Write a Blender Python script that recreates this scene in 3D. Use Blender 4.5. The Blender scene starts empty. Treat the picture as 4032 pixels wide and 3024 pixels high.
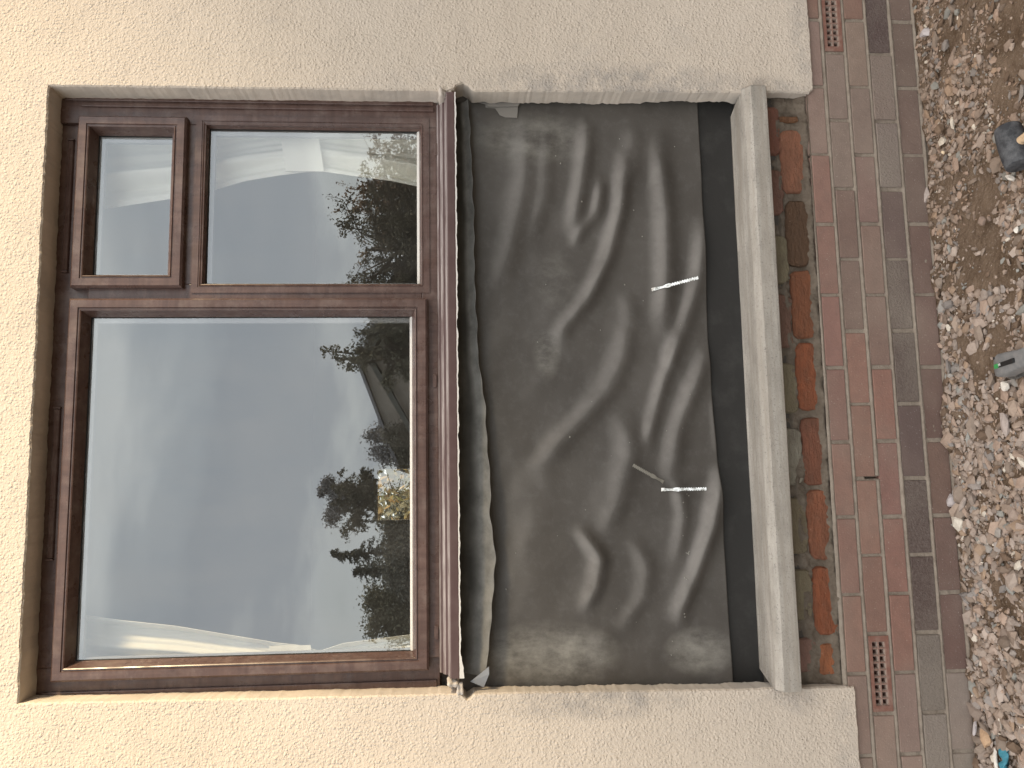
import bpy, bmesh, math, random
import numpy as np
from mathutils import Vector, Matrix
random.seed(7); rng = np.random.default_rng(7)
R_ = math.radians
SC = bpy.context.scene; COL = SC.collection

# ------------------------------------------------------------------ camera
YAW, PITCH, ROLL, FPX = 0.1253992, -0.07028746, -0.00815078, 3300.0
CAM = np.array([0.0, -2.5, 1.5453])
F_ = np.array([math.sin(YAW)*math.cos(PITCH), math.cos(YAW)*math.cos(PITCH), math.sin(PITCH)])
_X = np.array([math.cos(YAW), -math.sin(YAW), 0.0]); _Z = np.cross(_X, F_)
U_ = _X*math.cos(ROLL) + _Z*math.sin(ROLL); Rt_ = np.cross(F_, U_)
cd = bpy.data.cameras.new('camera'); cam = bpy.data.objects.new('camera', cd); COL.objects.link(cam)
M = Matrix(((Rt_[0], U_[0], -F_[0], CAM[0]), (Rt_[1], U_[1], -F_[1], CAM[1]), (Rt_[2], U_[2], -F_[2], CAM[2]), (0, 0, 0, 1)))
cam.matrix_world = M
cd.sensor_width = 36; cd.lens = FPX/4032*36; cd.clip_start = 0.02; cd.clip_end = 2000
SC.camera = cam

def P(u, v, y):                       # measured spot on an upright plane at depth y -> world metres
    d = F_*FPX + Rt_*(u-2016) + U_*(1512-v); t = (y-CAM[1])/d[1]; return CAM + d*t
def G(u, v, z=0.0):                   # measured spot on the ground at height z
    d = F_*FPX + Rt_*(u-2016) + U_*(1512-v); t = (z-CAM[2])/d[2]; return CAM + d*t

# ------------------------------------------------------------------ world, sun, exposure
SUN = Vector((0.82, -0.46, 0.37)).normalized()
w = bpy.data.worlds.new('World'); SC.world = w; w.use_nodes = True
nt = w.node_tree; nt.nodes.clear(); N = nt.nodes.new; L = nt.links.new
out = N('ShaderNodeOutputWorld'); bg = N('ShaderNodeBackground'); bg2 = N('ShaderNodeBackground'); mx = N('ShaderNodeMixShader')
sky = N('ShaderNodeTexSky'); sky.sky_type = 'NISHITA'; sky.sun_disc = False
sky.sun_elevation = math.asin(SUN.z); sky.sun_rotation = math.atan2(SUN.x, SUN.y)
L(sky.outputs[0], bg.inputs[0]); bg.inputs[1].default_value = 0.10
tc = N('ShaderNodeTexCoord'); sep = N('ShaderNodeSeparateXYZ'); L(tc.outputs['Generated'], sep.inputs[0])
mp = N('ShaderNodeMapping'); mp.inputs['Scale'].default_value = (1.0, 1.0, 3.2); L(tc.outputs['Generated'], mp.inputs[0])
n1 = N('ShaderNodeTexNoise'); n1.inputs['Scale'].default_value = 2.9; n1.inputs['Detail'].default_value = 6; n1.inputs['Roughness'].default_value = .52; n1.inputs['Distortion'].default_value = .25
L(mp.outputs[0], n1.inputs[0])
ad = N('ShaderNodeMath'); ad.operation = 'MULTIPLY_ADD'; L(n1.outputs[0], ad.inputs[0]); ad.inputs[1].default_value = .42
sb = N('ShaderNodeMath'); sb.operation = 'SUBTRACT'; L(sep.outputs[2], sb.inputs[0]); sb.inputs[1].default_value = .21
L(sb.outputs[0], ad.inputs[2])
cr = N('ShaderNodeValToRGB'); L(ad.outputs[0], cr.inputs[0]); e = cr.color_ramp.elements
SKY = [(0.0, (.56, .60, .57)), (.085, (.83, .86, .84)), (.125, (.86, .89, .88)), (.165, (.64, .67, .70)), (.25, (.59, .63, .67)), (.33, (.70, .75, .78)), (.41, (1.0, 1.04, 1.03)), (.50, (.88, .90, .91)), (.62, (1.07, 1.01, .94)), (1.0, (1.14, 1.04, .95))]
e[0].position, e[0].color = SKY[0][0], (*SKY[0][1], 1); e[1].position, e[1].color = 1.0, (*SKY[-1][1], 1)
for p_, c_ in SKY[1:-1]:
    k = e.new(p_); k.color = (*c_, 1)
L(cr.outputs[0], bg2.inputs[0]); bg2.inputs[1].default_value = 1.85
mx.inputs[0].default_value = .85; L(bg.outputs[0], mx.inputs[1]); L(bg2.outputs[0], mx.inputs[2]); L(mx.outputs[0], out.inputs[0])

sl = bpy.data.lights.new('sun', 'SUN'); sl.energy = 5.0; sl.angle = R_(9); sl.color = (1.0, .78, .47)
so = bpy.data.objects.new('sun', sl); COL.objects.link(so); so.rotation_euler = SUN.to_track_quat('Z', 'Y').to_euler()
SC.view_settings.view_transform = 'Standard'; SC.view_settings.look = 'None'; SC.view_settings.gamma = 1; SC.view_settings.exposure = 0.4
SC.cycles.max_bounces = 8; SC.cycles.transparent_max_bounces = 12

# ------------------------------------------------------------------ helpers
def tag(o, label=None, cat=None, group=None, kind=None):
    if label: o['label'] = label
    if cat: o['category'] = cat
    if group: o['group'] = group
    if kind: o['kind'] = kind
    return o
def empty(name, loc=(0, 0, 0)):
    o = bpy.data.objects.new(name, None); COL.objects.link(o); o.location = loc; o.empty_display_size = .1; return o
def mesh(name, verts, faces, mats, parent=None, fcol=None, fmat=None, smooth=False):
    me = bpy.data.meshes.new(name)
    me.from_pydata([tuple(map(float, v)) for v in verts], [], [tuple(map(int, f)) for f in faces]); 
    for m in (mats if isinstance(mats, (list, tuple)) else [mats]): me.materials.append(m)
    if fmat is not None: me.polygons.foreach_set('material_index', np.asarray(fmat, dtype=np.int32))
    if fcol is not None:
        a = me.color_attributes.new('Col', 'FLOAT_COLOR', 'CORNER')
        tot = np.array([len(f) for f in faces]); c = np.repeat(np.asarray(fcol, dtype=np.float32), tot, axis=0)
        c = np.concatenate([c, np.ones((len(c), 1), np.float32)], 1) if c.shape[1] == 3 else c
        a.data.foreach_set('color', c.ravel())
    if smooth: me.polygons.foreach_set('use_smooth', np.ones(len(faces), dtype=bool))
    me.update(); me.validate()
    o = bpy.data.objects.new(name, me); COL.objects.link(o)
    if parent: o.parent = parent
    return o
def fix(o):                           # outward normals
    bm = bmesh.new(); bm.from_mesh(o.data); bmesh.ops.recalc_face_normals(bm, faces=bm.faces); bm.to_mesh(o.data); bm.free(); return o
def bevel(o, w_=.002, seg=1, ang=40):
    m = o.modifiers.new('bevel', 'BEVEL'); m.width = w_; m.segments = seg; m.limit_method = 'ANGLE'; m.angle_limit = R_(ang); return o
class MB:
    def __init__(s): s.v = []; s.f = []; s.c = []
    def box(s, x0, x1, y0, y1, z0, z1, c=None):
        b = len(s.v); s.v += [(x, y, z) for x in (x0, x1) for y in (y0, y1) for z in (z0, z1)]
        for q in ((0, 1, 3, 2), (4, 6, 7, 5), (0, 4, 5, 1), (2, 3, 7, 6), (0, 2, 6, 4), (1, 5, 7, 3)): s.f.append([b+i for i in q]); s.c.append(c or (.5, .5, .5))
    def add(s, v, f, c=None):
        b = len(s.v); s.v += list(v); s.f += [[b+i for i in q] for q in f]; s.c += [c or (.5, .5, .5)]*len(f)
    def build(s, name, mats, parent=None, col=False, smooth=False):
        return fix(mesh(name, s.v, s.f, mats, parent, s.c if col else None, smooth=smooth)) if not col else mesh(name, s.v, s.f, mats, parent, s.c, smooth=smooth)
def ring(x0, x1, z0, z1, prof):       # mitred moulding round a rectangle; prof = (inset, y)
    v = []; f = []
    for d, y in prof: v += [(x0+d, y, z0+d), (x1-d, y, z0+d), (x1-d, y, z1-d), (x0+d, y, z1-d)]
    for i in range(len(prof)-1):
        for k in range(4):
            a = i*4+k; b = i*4+(k+1) % 4; f.append((a, b, b+4, a+4))
    return v, f
def sweep(prof, x0, x1, xn=1):        # (y, z) profile run along x, closed ends
    v = []; f = []; n = len(prof)
    for i in range(xn+1):
        x = x0+(x1-x0)*i/xn; v += [(x, y, z) for y, z in prof]
    for i in range(xn):
        for k in range(n):
            a = i*n+k; b = i*n+(k+1) % n; f.append((a, b, b+n, a+n))
    f.append(tuple(range(n))); f.append(tuple(range(xn*n, xn*n+n))); return v, f

class Mat:
    def __init__(s, name, col=(.5, .5, .5), rough=.8, spec=.3, metal=0.0):
        s.m = bpy.data.materials.new(name); s.m.use_nodes = True; s.t = s.m.node_tree
        s.b = s.t.nodes['Principled BSDF']; s.b.inputs['Base Color'].default_value = (*col, 1)
        s.b.inputs['Roughness'].default_value = rough; s.b.inputs['Specular IOR Level'].default_value = spec; s.b.inputs['Metallic'].default_value = metal
        s.tc = s.t.nodes.new('ShaderNodeTexCoord'); s.h = None
    def N(s, t): return s.t.nodes.new(t)
    def L(s, a, b): s.t.links.new(a, b)
    def noise(s, scale, detail=4, rough=.55, stretch=None, dist=0.0, src='Object'):
        n = s.N('ShaderNodeTexNoise'); n.inputs['Scale'].default_value = scale; n.inputs['Detail'].default_value = detail; n.inputs['Roughness'].default_value = rough; n.inputs['Distortion'].default_value = dist
        if stretch:
            m = s.N('ShaderNodeMapping'); m.inputs['Scale'].default_value = stretch; s.L(s.tc.outputs[src], m.inputs[0]); s.L(m.outputs[0], n.inputs[0])
        else: s.L(s.tc.outputs[src], n.inputs[0])
        return n.outputs[0]
    def ramp(s, fac, stops):
        r = s.N('ShaderNodeValToRGB'); s.L(fac, r.inputs[0]); e = r.color_ramp.elements
        def c4(c): return (c, c, c, 1) if isinstance(c, (int, float)) else (*c, 1)
        e[0].position, e[0].color = stops[0][0], c4(stops[0][1]); e[1].position, e[1].color = stops[-1][0], c4(stops[-1][1])
        for p, c in stops[1:-1]: k = e.new(p); k.color = c4(c)
        return r.outputs[0]
    def mix(s, fac, a, b, mode='MIX'):
        m = s.N('ShaderNodeMix'); m.data_type = 'RGBA'; m.blend_type = mode
        for sock, val in ((m.inputs[0], fac), (m.inputs[6], a), (m.inputs[7], b)):
            if hasattr(val, 'links'): s.L(val, sock)
            elif isinstance(val, (int, float)): sock.default_value = val
            else: sock.default_value = (*val, 1)
        return m.outputs[2]
    def math(s, op, a, b=0.0):
        m = s.N('ShaderNodeMath'); m.operation = op
        for i, val in enumerate((a, b)):
            if hasattr(val, 'links'): s.L(val, m.inputs[i])
            else: m.inputs[i].default_value = val
        return m.outputs[0]
    def color(s, c): s.L(c, s.b.inputs['Base Color']); return s
    def attr(s, n='Col'):
        a = s.N('ShaderNodeVertexColor'); a.layer_name = n; return a.outputs[0]
    def bump(s, h, dist, strength=1.0):
        b = s.N('ShaderNodeBump'); b.inputs['Distance'].default_value = dist; b.inputs['Strength'].default_value = strength
        s.L(h, b.inputs['Height'])
        if s.h is not None: s.L(s.h, b.inputs['Normal'])
        s.h = b.outputs[0]; s.L(s.h, s.b.inputs['Normal']); return s
    def pos(s):
        q = s.N('ShaderNodeSeparateXYZ'); s.L(s.tc.outputs['Object'], q.inputs[0]); return q.outputs

# ------------------------------------------------------------------ materials
m = Mat('roughcast render', rough=.92, spec=.15)
big = m.noise(1.1, 3); fine = m.noise(9, 5, .6)
base = m.mix(m.ramp(big, [(.35, 0.0), (.65, 1.0)]), (.58, .505, .425), (.62, .545, .465))
base = m.mix(m.ramp(fine, [(.55, 0.0), (.8, .35)]), base, (.44, .39, .35))
# dust line above the plinth and grime round the lower reveals
grime = m.ramp(m.noise(3.3, 6, .65), [(.56, 0.0), (.78, .55)])
base = m.mix(grime, base, (.42, .39, .365))
def spot(mm, X, Z, rx, rz):          # soft stain of its own shape round (X, Z)
    p = mm.pos()
    dx = mm.math('DIVIDE', mm.math('SUBTRACT', p[0], X), rx); dz = mm.math('DIVIDE', mm.math('SUBTRACT', p[2], Z), rz)
    r2 = mm.math('ADD', mm.math('MULTIPLY', dx, dx), mm.math('MULTIPLY', dz, dz))
    return mm.ramp(mm.math('SUBTRACT', 1.0, r2), [(0.0, 0.0), (.8, 1.0)])
sn = m.ramp(m.noise(14, 6, .7), [(.38, 0.0), (.60, 1.0)])
for X_, Z_, rx_, rz_, k_ in ((1.275, 1.02, .085, .50, .75), (-.615, 1.15, .060, .32, .7), (-.62, .55, .07, .10, .5), (1.27, .52, .05, .12, .5), (2.0, .40, 1.0, .06, .5), (-1.2, .40, .7, .06, .5)):
    base = m.mix(m.math('MULTIPLY', m.math('MULTIPLY', spot(m, X_, Z_, rx_, rz_), sn), k_), base, (.33, .305, .285))
m.color(base)
wv = m.N('ShaderNodeTexNoise'); wv.inputs['Scale'].default_value = 40; m.L(m.tc.outputs['Object'], wv.inputs[0])
mv = m.N('ShaderNodeMix'); mv.data_type = 'VECTOR'; mv.inputs[0].default_value = .010; m.L(m.tc.outputs['Object'], mv.inputs[4]); m.L(wv.outputs[1], mv.inputs[5])
def pebble(sc, r0):
    vo = m.N('ShaderNodeTexVoronoi'); vo.inputs['Scale'].default_value = sc; vo.inputs['Randomness'].default_value = 1.0; m.L(mv.outputs[1], vo.inputs[0])
    sx = m.N('ShaderNodeSeparateColor'); m.L(vo.outputs['Color'], sx.inputs[0])
    return m.math('MULTIPLY', m.ramp(vo.outputs['Distance'], [(0.0, 1.0), (r0*.5, .75), (r0, 0.0)]), m.ramp(sx.outputs[0], [(.15, .15), (.9, 1.0)]))
h = m.math('ADD', m.math('MULTIPLY', pebble(108, .62), .8), m.math('MULTIPLY', pebble(185, .6), .5))
h = m.math('ADD', h, m.math('MULTIPLY', m.noise(60, 4, .6), .9))
m.bump(h, .0032, .75); m.bump(m.noise(3.5, 2), .02, .6)
M_REND = m.m

m = Mat('smooth painted reveal', rough=.85, spec=.2)
c = m.mix(m.ramp(m.noise(7, 5, .6), [(.4, 0.0), (.75, 1.0)]), (.62, .55, .48), (.44, .40, .36))
m.color(c); m.bump(m.noise(45, 4), .002, .7); m.bump(m.noise(6, 2), .01, .5); M_REV = m.m

m = Mat('brown frame', (.115, .058, .045), .42, .45)
g = m.noise(60, 6, .65, (1, 1, .04)); g2 = m.noise(60, 6, .65, (.04, 1, 1))
c = m.mix(m.ramp(m.math('MULTIPLY', g, g2), [(.14, 0.0), (.38, 1.0)]), (.074, .043, .037), (.128, .078, .066))
dust = m.ramp(m.noise(14, 6, .7), [(.48, 0.0), (.75, .35)])
c = m.mix(dust, c, (.30, .24, .215)); m.color(c); m.bump(g, .0006, .5)
m.L(m.ramp(m.noise(20, 5), [(.35, .22), (.7, .44)]), m.b.inputs['Roughness']); M_BRN = m.m

m = Mat('brown cill with dusty lit steps', (.12, .07, .06), .5, .4)
geo = m.N('ShaderNodeNewGeometry'); sp = m.N('ShaderNodeSeparateXYZ'); m.L(geo.outputs['True Normal'], sp.inputs[0])
streak = m.noise(30, 6, .7, (.15, 1, 1))
step_dust_lit = m.math('MULTIPLY', m.ramp(sp.outputs[2], [(.35, 0.0), (.6, 1.0)]), m.ramp(streak, [(.36, .10), (.60, .95)]))  # dust on upward steps, also painting in their brightness under the sky
c = m.mix(m.ramp(m.noise(18, 5), [(.4, 0.0), (.7, .4)]), (.088, .050, .048), (.14, .095, .088))
m.color(m.mix(step_dust_lit, c, (.37, .33, .32))); m.bump(streak, .001, .4); M_CILL = m.m

m = Mat('black seal', (.02, .02, .02), .6); M_SEAL = m.m
m = Mat('spacer bar', (.36, .36, .37), .45, .4); M_SPAC = m.m
m = Mat('pale film and lit line', (.62, .60, .57), .8); m.bump(m.noise(120, 3), .001); M_PALE = m.m
M_OMORT2 = Mat('mortar crumb', (.30, .29, .26), .9).m

gm = bpy.data.materials.new('window glass'); gm.use_nodes = True; t = gm.node_tree; t.nodes.clear()
o_ = t.nodes.new('ShaderNodeOutputMaterial'); tr = t.nodes.new('ShaderNodeBsdfTransparent'); gl = t.nodes.new('ShaderNodeBsdfGlossy'); mxs = t.nodes.new('ShaderNodeMixShader')
gl.inputs['Roughness'].default_value = 0.0; gl.inputs['Color'].default_value = (.95, .97, .98, 1); tr.inputs[0].default_value = (.97, .98, .97, 1)
lw = t.nodes.new('ShaderNodeLayerWeight'); lw.inputs[0].default_value = .5; ma = t.nodes.new('ShaderNodeMath'); ma.operation = 'MULTIPLY_ADD'; ma.inputs[1].default_value = .3; ma.inputs[2].default_value = .172
t.links.new(lw.outputs['Fresnel'], ma.inputs[0]); ma.use_clamp = True
pw = t.nodes.new('ShaderNodeMath'); pw.operation = 'MULTIPLY'; pw.inputs[1].default_value = 1.0
t.links.new(ma.outputs[0], mxs.inputs[0]); t.links.new(tr.outputs[0], mxs.inputs[1]); t.links.new(gl.outputs[0], mxs.inputs[2]); df = t.nodes.new('ShaderNodeBsdfDiffuse'); df.inputs[0].default_value = (.55, .53, .50, 1); mx2 = t.nodes.new('ShaderNodeMixShader'); tcg = t.nodes.new('ShaderNodeTexCoord')
mpg = t.nodes.new('ShaderNodeMapping'); mpg.inputs['Scale'].default_value = (3.5, 1, 1.2); ng = t.nodes.new('ShaderNodeTexNoise'); ng.inputs['Scale'].default_value = 2.2; ng.inputs['Detail'].default_value = 7; ng.inputs['Roughness'].default_value = .65
rg = t.nodes.new('ShaderNodeValToRGB'); rg.color_ramp.elements[0].position = .40; rg.color_ramp.elements[0].color = (.018, .018, .018, 1); rg.color_ramp.elements[1].position = .75; rg.color_ramp.elements[1].color = (.065, .065, .065, 1)
t.links.new(tcg.outputs['Object'], mpg.inputs[0]); t.links.new(mpg.outputs[0], ng.inputs[0]); t.links.new(ng.outputs[0], rg.inputs[0]); t.links.new(rg.outputs[0], mx2.inputs[0]); t.links.new(mxs.outputs[0], mx2.inputs[1]); t.links.new(df.outputs[0], mx2.inputs[2]); t.links.new(mx2.outputs[0], o_.inputs[0])
M_GLASS = gm
cm = bpy.data.materials.new('clear inner face'); cm.use_nodes = True; t = cm.node_tree; t.nodes.clear(); o_ = t.nodes.new('ShaderNodeOutputMaterial'); tr = t.nodes.new('ShaderNodeBsdfTransparent'); t.links.new(tr.outputs[0], o_.inputs[0]); M_CLEAR = cm

m = Mat('grey membrane', rough=.62, spec=.35)
a = m.ramp(m.noise(2.6, 5, .6), [(.35, 0.0), (.7, 1.0)])
c = m.mix(a, (.074, .067, .060), (.110, .101, .092))
c = m.mix(m.ramp(m.noise(34, 6, .75), [(.50, 0.0), (.85, .30)]), c, (.19, .185, .18))
st = m.ramp(m.noise(15, 7, .72, (1, 1, .6)), [(.36, 0.0), (.66, 1.0)])
for X, Z, rx, rz, k in ((-.50, 1.27, .11, .24, .75), (-.50, .80, .08, .12, .75), (1.13, 1.28, .10, .22, .5), (.43, 1.25, .10, .05, .55), (.66, 1.22, .10, .07, .3)):
    c = m.mix(m.math('MULTIPLY', m.math('MULTIPLY', spot(m, X, Z, rx, rz), st), k), c, (.31, .30, .27))
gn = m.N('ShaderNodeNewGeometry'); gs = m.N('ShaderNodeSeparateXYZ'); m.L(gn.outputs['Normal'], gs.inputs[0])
fold_dust_lit = m.math('MULTIPLY', m.ramp(m.math('ABSOLUTE', gs.outputs[2]), [(.04, 0.0), (.58, 1.0)]), m.ramp(gs.outputs[2], [(.0, 0.0), (.02, 1.0)]))
c = m.mix(m.math('MULTIPLY', m.math('MULTIPLY', fold_dust_lit, m.ramp(m.noise(11, 6, .65), [(.30, .45), (.6, 1.0)])), .80), c, (.235, .22, .205))  # dust on up-facing slopes, also painting in the skylit fold bands
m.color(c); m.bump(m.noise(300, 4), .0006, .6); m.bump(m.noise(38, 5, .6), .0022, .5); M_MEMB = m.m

m = Mat('dusty lit flap membrane', rough=.6, spec=.3)
c = m.mix(m.ramp(m.noise(9, 5, .6), [(.4, 0.0), (.65, 1.0)]), (.045, .042, .036), (.085, .08, .07))
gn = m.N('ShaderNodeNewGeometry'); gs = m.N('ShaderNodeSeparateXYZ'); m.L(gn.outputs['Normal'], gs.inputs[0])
c = m.mix(m.math('MULTIPLY', m.ramp(gs.outputs[2], [(.14, 0.0), (.50, 1.0)]), m.ramp(m.noise(13, 6, .65), [(.3, .35), (.6, 1.0)])), c, (.27, .26, .24))  # pale dust where it turns upward, painting in the lit lip too
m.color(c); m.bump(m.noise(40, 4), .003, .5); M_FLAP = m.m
m = Mat('black course sheet', rough=.55, spec=.25)
m.color(m.mix(m.ramp(m.noise(8, 6, .7), [(.5, 0.0), (.8, .6)]), (.032, .031, .030), (.075, .073, .07))); m.bump(m.noise(50, 4), .002, .4); M_DPC = m.m

m = Mat('cast stone sill', rough=.85, spec=.25)
n_ = m.noise(16, 7, .72, (.3, 1, 1)); c = m.mix(m.ramp(n_, [(.35, 0.0), (.68, 1.0)]), (.29, .27, .24), (.50, .465, .42))
c = m.mix(m.ramp(m.noise(160, 4, .7), [(.56, 0.0), (.68, .8)]), c, (.15, .145, .14))
c = m.mix(m.ramp(m.noise(42, 5, .7, (.04, 1, 1)), [(.40, .0), (.66, .7)]), c, (.30, .265, .225))
c = m.mix(m.ramp(m.noise(12, 5, .7, (.1, 1, 1)), [(.60, 0.0), (.70, .7)]), c, (.62, .58, .52))
m.color(c); m.bump(m.noise(130, 5, .7), .0025, .6); m.bump(m.noise(12, 4, .6, (.2, 1, 1)), .006, .5); M_SILL = m.m

m = Mat('facing brick', rough=.88, spec=.2)
c = m.attr(); v_ = m.noise(26, 6, .7)
c = m.mix(m.ramp(v_, [(.3, .0), (.75, .55)]), c, m.mix(.6, c, (.10, .075, .065)))
c = m.mix(m.ramp(m.noise(3.2, 3, .5), [(.45, 0.0), (.75, .55)]), c, (.30, .235, .195))     # cement dust
c = m.mix(m.ramp(m.noise(220, 2), [(.66, 0.0), (.74, .5)]), c, (.48, .44, .40))
m.color(c); m.bump(m.noise(190, 4, .65), .0018, .8); m.bump(m.noise(25, 3), .004, .5); M_BRICK = m.m

m = Mat('sand faced brick', rough=.95, spec=.12)
c = m.attr(); c = m.mix(m.ramp(m.noise(150, 4, .7), [(.45, 0.0), (.75, .45)]), c, (.27, .235, .205))
c = m.mix(m.ramp(m.noise(3.2, 3, .5), [(.42, 0.0), (.75, .65)]), c, (.30, .26, .22))
m.color(c); m.bump(m.noise(160, 4, .7), .006, .9); M_SAND = m.m

m = Mat('pale mortar', rough=.95, spec=.1)
m.color(m.mix(m.ramp(m.noise(30, 6, .7), [(.4, 0.0), (.7, 1.0)]), (.31, .265, .22), (.225, .185, .15))); m.bump(m.noise(160, 4, .7), .003, .9); m.bump(m.noise(20, 3), .004, .6); M_MORT = m.m
m = Mat('dark old mortar', rough=.97, spec=.1)
m.color(m.mix(m.ramp(m.noise(22, 6, .7), [(.35, 0.0), (.7, 1.0)]), (.125, .10, .078), (.205, .17, .135))); m.bump(m.noise(90, 5, .7), .006, .9); m.bump(m.noise(16, 3), .012, .6); M_OMORT = m.m
m = Mat('old soft brick', rough=.95, spec=.1)
c = m.attr(); c = m.mix(m.ramp(m.noise(35, 6, .7, (.35, 1, 1)), [(.32, 0.0), (.68, .8)]), c, m.mix(.65, c, (.09, .065, .05)))
c = m.mix(m.ramp(m.noise(75, 4, .7), [(.62, 0.0), (.74, .45)]), c, (.42, .27, .19))
m.color(c); m.bump(m.noise(110, 5, .7, (.4, 1, 1)), .010, 1.0); m.bump(m.noise(22, 3), .009, .6); M_OBR = m.m
m = Mat('terracotta air brick', (.22, .072, .045), .8, .25)
ps = m.pos(); m.color(m.mix(m.math('MULTIPLY', m.ramp(ps[1], [(.0115, 0.0), (.0122, 1.0)]), m.ramp(ps[1], [(.021, 1.0), (.030, 0.0)])), m.mix(m.ramp(m.noise(40, 5, .7), [(.45, 0.0), (.75, .6)]), (.20, .088, .065), (.33, .25, .21)), (.34, .27, .23))); m.bump(m.noise(150, 3), .001); M_AIR = m.m
m = Mat('inner wall', (.09, .08, .07), .95); m.bump(m.noise(40, 4), .005); M_CORE = m.m
m = Mat('soil', rough=1.0, spec=.05)
c = m.mix(m.ramp(m.noise(7, 6, .65), [(.35, 0.0), (.68, 1.0)]), (.115, .078, .052), (.225, .165, .12))
c = m.mix(m.ramp(m.noise(160, 3, .7), [(.55, 0.0), (.72, .7)]), c, (.33, .27, .22))
m.color(c); m.bump(m.noise(120, 5, .75), .008, 1.0); M_SOIL = m.m
m = Mat('stone chippings', rough=.9, spec=.15)
c = m.attr(); c = m.mix(m.ramp(m.noise(120, 5, .7), [(.4, 0.0), (.72, .5)]), c, m.mix(.5, c, (.14, .11, .09)))
m.color(c); m.bump(m.noise(260, 3), .0012, .7); M_STONE = m.m
m = Mat('black rubber', rough=.7, spec=.3)
m.color(m.mix(m.ramp(m.noise(35, 6, .7), [(.4, 0.0), (.72, .8)]), (.035, .037, .042), (.15, .155, .165))); m.bump(m.noise(80, 3), .001); M_RUB = m.m
m = Mat('pale ash wood', rough=.7)
m.color(m.mix(m.ramp(m.noise(60, 5, .6), [(.5, 0.0), (.75, .8)]), (.58, .42, .27), (.12, .10, .08))); M_WOOD = m.m
m = Mat('grey tool plastic', rough=.5, spec=.4)
m.color(m.mix(m.ramp(m.noise(45, 5, .7), [(.4, 0.0), (.75, .7)]), (.17, .175, .18), (.30, .29, .28))); M_TOOL = m.m
m = Mat('dusty tool metal', rough=.55, metal=.3)
m.color(m.mix(m.ramp(m.noise(90, 4, .7), [(.4, 0.0), (.7, 1.0)]), (.10, .10, .10), (.27, .26, .24))); M_TOOLD = m.m
M_GREEN = Mat('green label', (.05, .30, .09), .5).m; M_BLACK = Mat('black label', (.02, .02, .02), .5).m; M_WHITE = Mat('white print', (.75, .75, .75), .5).m
M_TEAL = Mat('teal plastic scrap', (.06, .24, .32), .55).m
m = Mat('galvanised tie', (.85, .86, .85), .36, .5, .9); m.bump(m.noise(180, 3), .0006, .5); M_TIE = m.m; m.color(m.mix(m.ramp(m.noise(70, 4, .7), [(.42, 0.0), (.62, 1.0)]), (.78, .78, .76), (.30, .29, .26)))
m = Mat('dim reflecting tie', (.34, .33, .29), .6, .4, .3); m.bump(m.noise(180, 3), .0006, .5); M_TIE2 = m.m  # darker copy of the tie metal, painting in a dark ground reflection
def curtain_mat():
    m = Mat('cream curtain', (.92, .90, .81), .9, .1); tl = m.N('ShaderNodeBsdfTranslucent'); tl.inputs[0].default_value = (.85, .83, .76, 1)
    mi = m.N('ShaderNodeMixShader'); mi.inputs[0].default_value = .08; o = [n for n in m.t.nodes if n.type == 'OUTPUT_MATERIAL'][0]
    m.L(m.b.outputs[0], mi.inputs[1]); m.L(tl.outputs[0], mi.inputs[2]); m.L(mi.outputs[0], o.inputs[0]); m.bump(m.noise(500, 2), .0003); return m.m
M_CURT = curtain_mat()
M_ROOM = Mat('room paint', (.42, .40, .37), .9).m; M_ROOMF = Mat('room floor', (.06, .045, .035), .8).m
M_RFRAME = Mat('rear window frame', (.45, .38, .24), .6).m
def leafmat(name, a, b, tr=.15):
    m = Mat(name, rough=.8, spec=.2); g = m.N('ShaderNodeNewGeometry'); m.color(m.mix(g.outputs['Random Per Island'], a, b)); return m.m
m = Mat('bark', rough=.95); m.color(m.mix(m.noise(14, 5), (.06, .05, .04), (.13, .11, .09))); m.bump(m.noise(30, 4), .02); M_BARK = m.m
m = Mat('lawn', rough=1); m.color(m.mix(m.noise(2.0, 6), (.115, .095, .065), (.17, .145, .10))); m.bump(m.noise(60, 3), .03); M_LAWN = m.m
m = Mat('hill', rough=1); m.color(m.mix(m.noise(.03, 6), (.16, .18, .20), (.26, .28, .30))); M_HILL = m.m
m = Mat('slate roof', rough=.8); m.color(m.mix(m.noise(3, 4), (.10, .115, .11), (.17, .18, .17))); M_ROOF = m.m
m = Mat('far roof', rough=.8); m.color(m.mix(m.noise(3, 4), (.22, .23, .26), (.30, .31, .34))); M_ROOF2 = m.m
m = Mat('pebbledash', rough=.9); m.color(m.mix(m.noise(8, 4), (.35, .33, .30), (.45, .42, .38))); m.bump(m.noise(60, 3), .01); M_PEB = m.m

# ------------------------------------------------------------------ setting: ground and soil
g = mesh('ground', [(-200, -1.75, -.05), (200, -1.75, -.05), (200, -400, -.05), (-200, -400, -.05)], [(0, 3, 2, 1)], M_LAWN); tag(g, kind='structure')
g = mesh('ground', [(-200, -1.75, -.06), (200, -1.75, -.06), (200, 200, -.06), (-200, 200, -.06)], [(0, 1, 2, 3)], M_LAWN); tag(g, kind='structure')
def vnoise(x, y, s, seed):            # cheap smooth value noise
    x = np.asarray(x)*s; y = np.asarray(y)*s; xi = np.floor(x).astype(int); yi = np.floor(y).astype(int); fx = x-xi; fy = y-yi
    fx = fx*fx*(3-2*fx); fy = fy*fy*(3-2*fy)
    def hsh(a, b): 
        n = (a*374761393 + b*668265263 + seed*1442695041) & 0xffffffff; n = ((n ^ (n >> 13))*1274126177) & 0xffffffff; return ((n ^ (n >> 16)) & 0xffff)/65535.0
    return (hsh(xi, yi)*(1-fx)+hsh(xi+1, yi)*fx)*(1-fy)+(hsh(xi, yi+1)*(1-fx)+hsh(xi+1, yi+1)*fx)*fy
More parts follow.
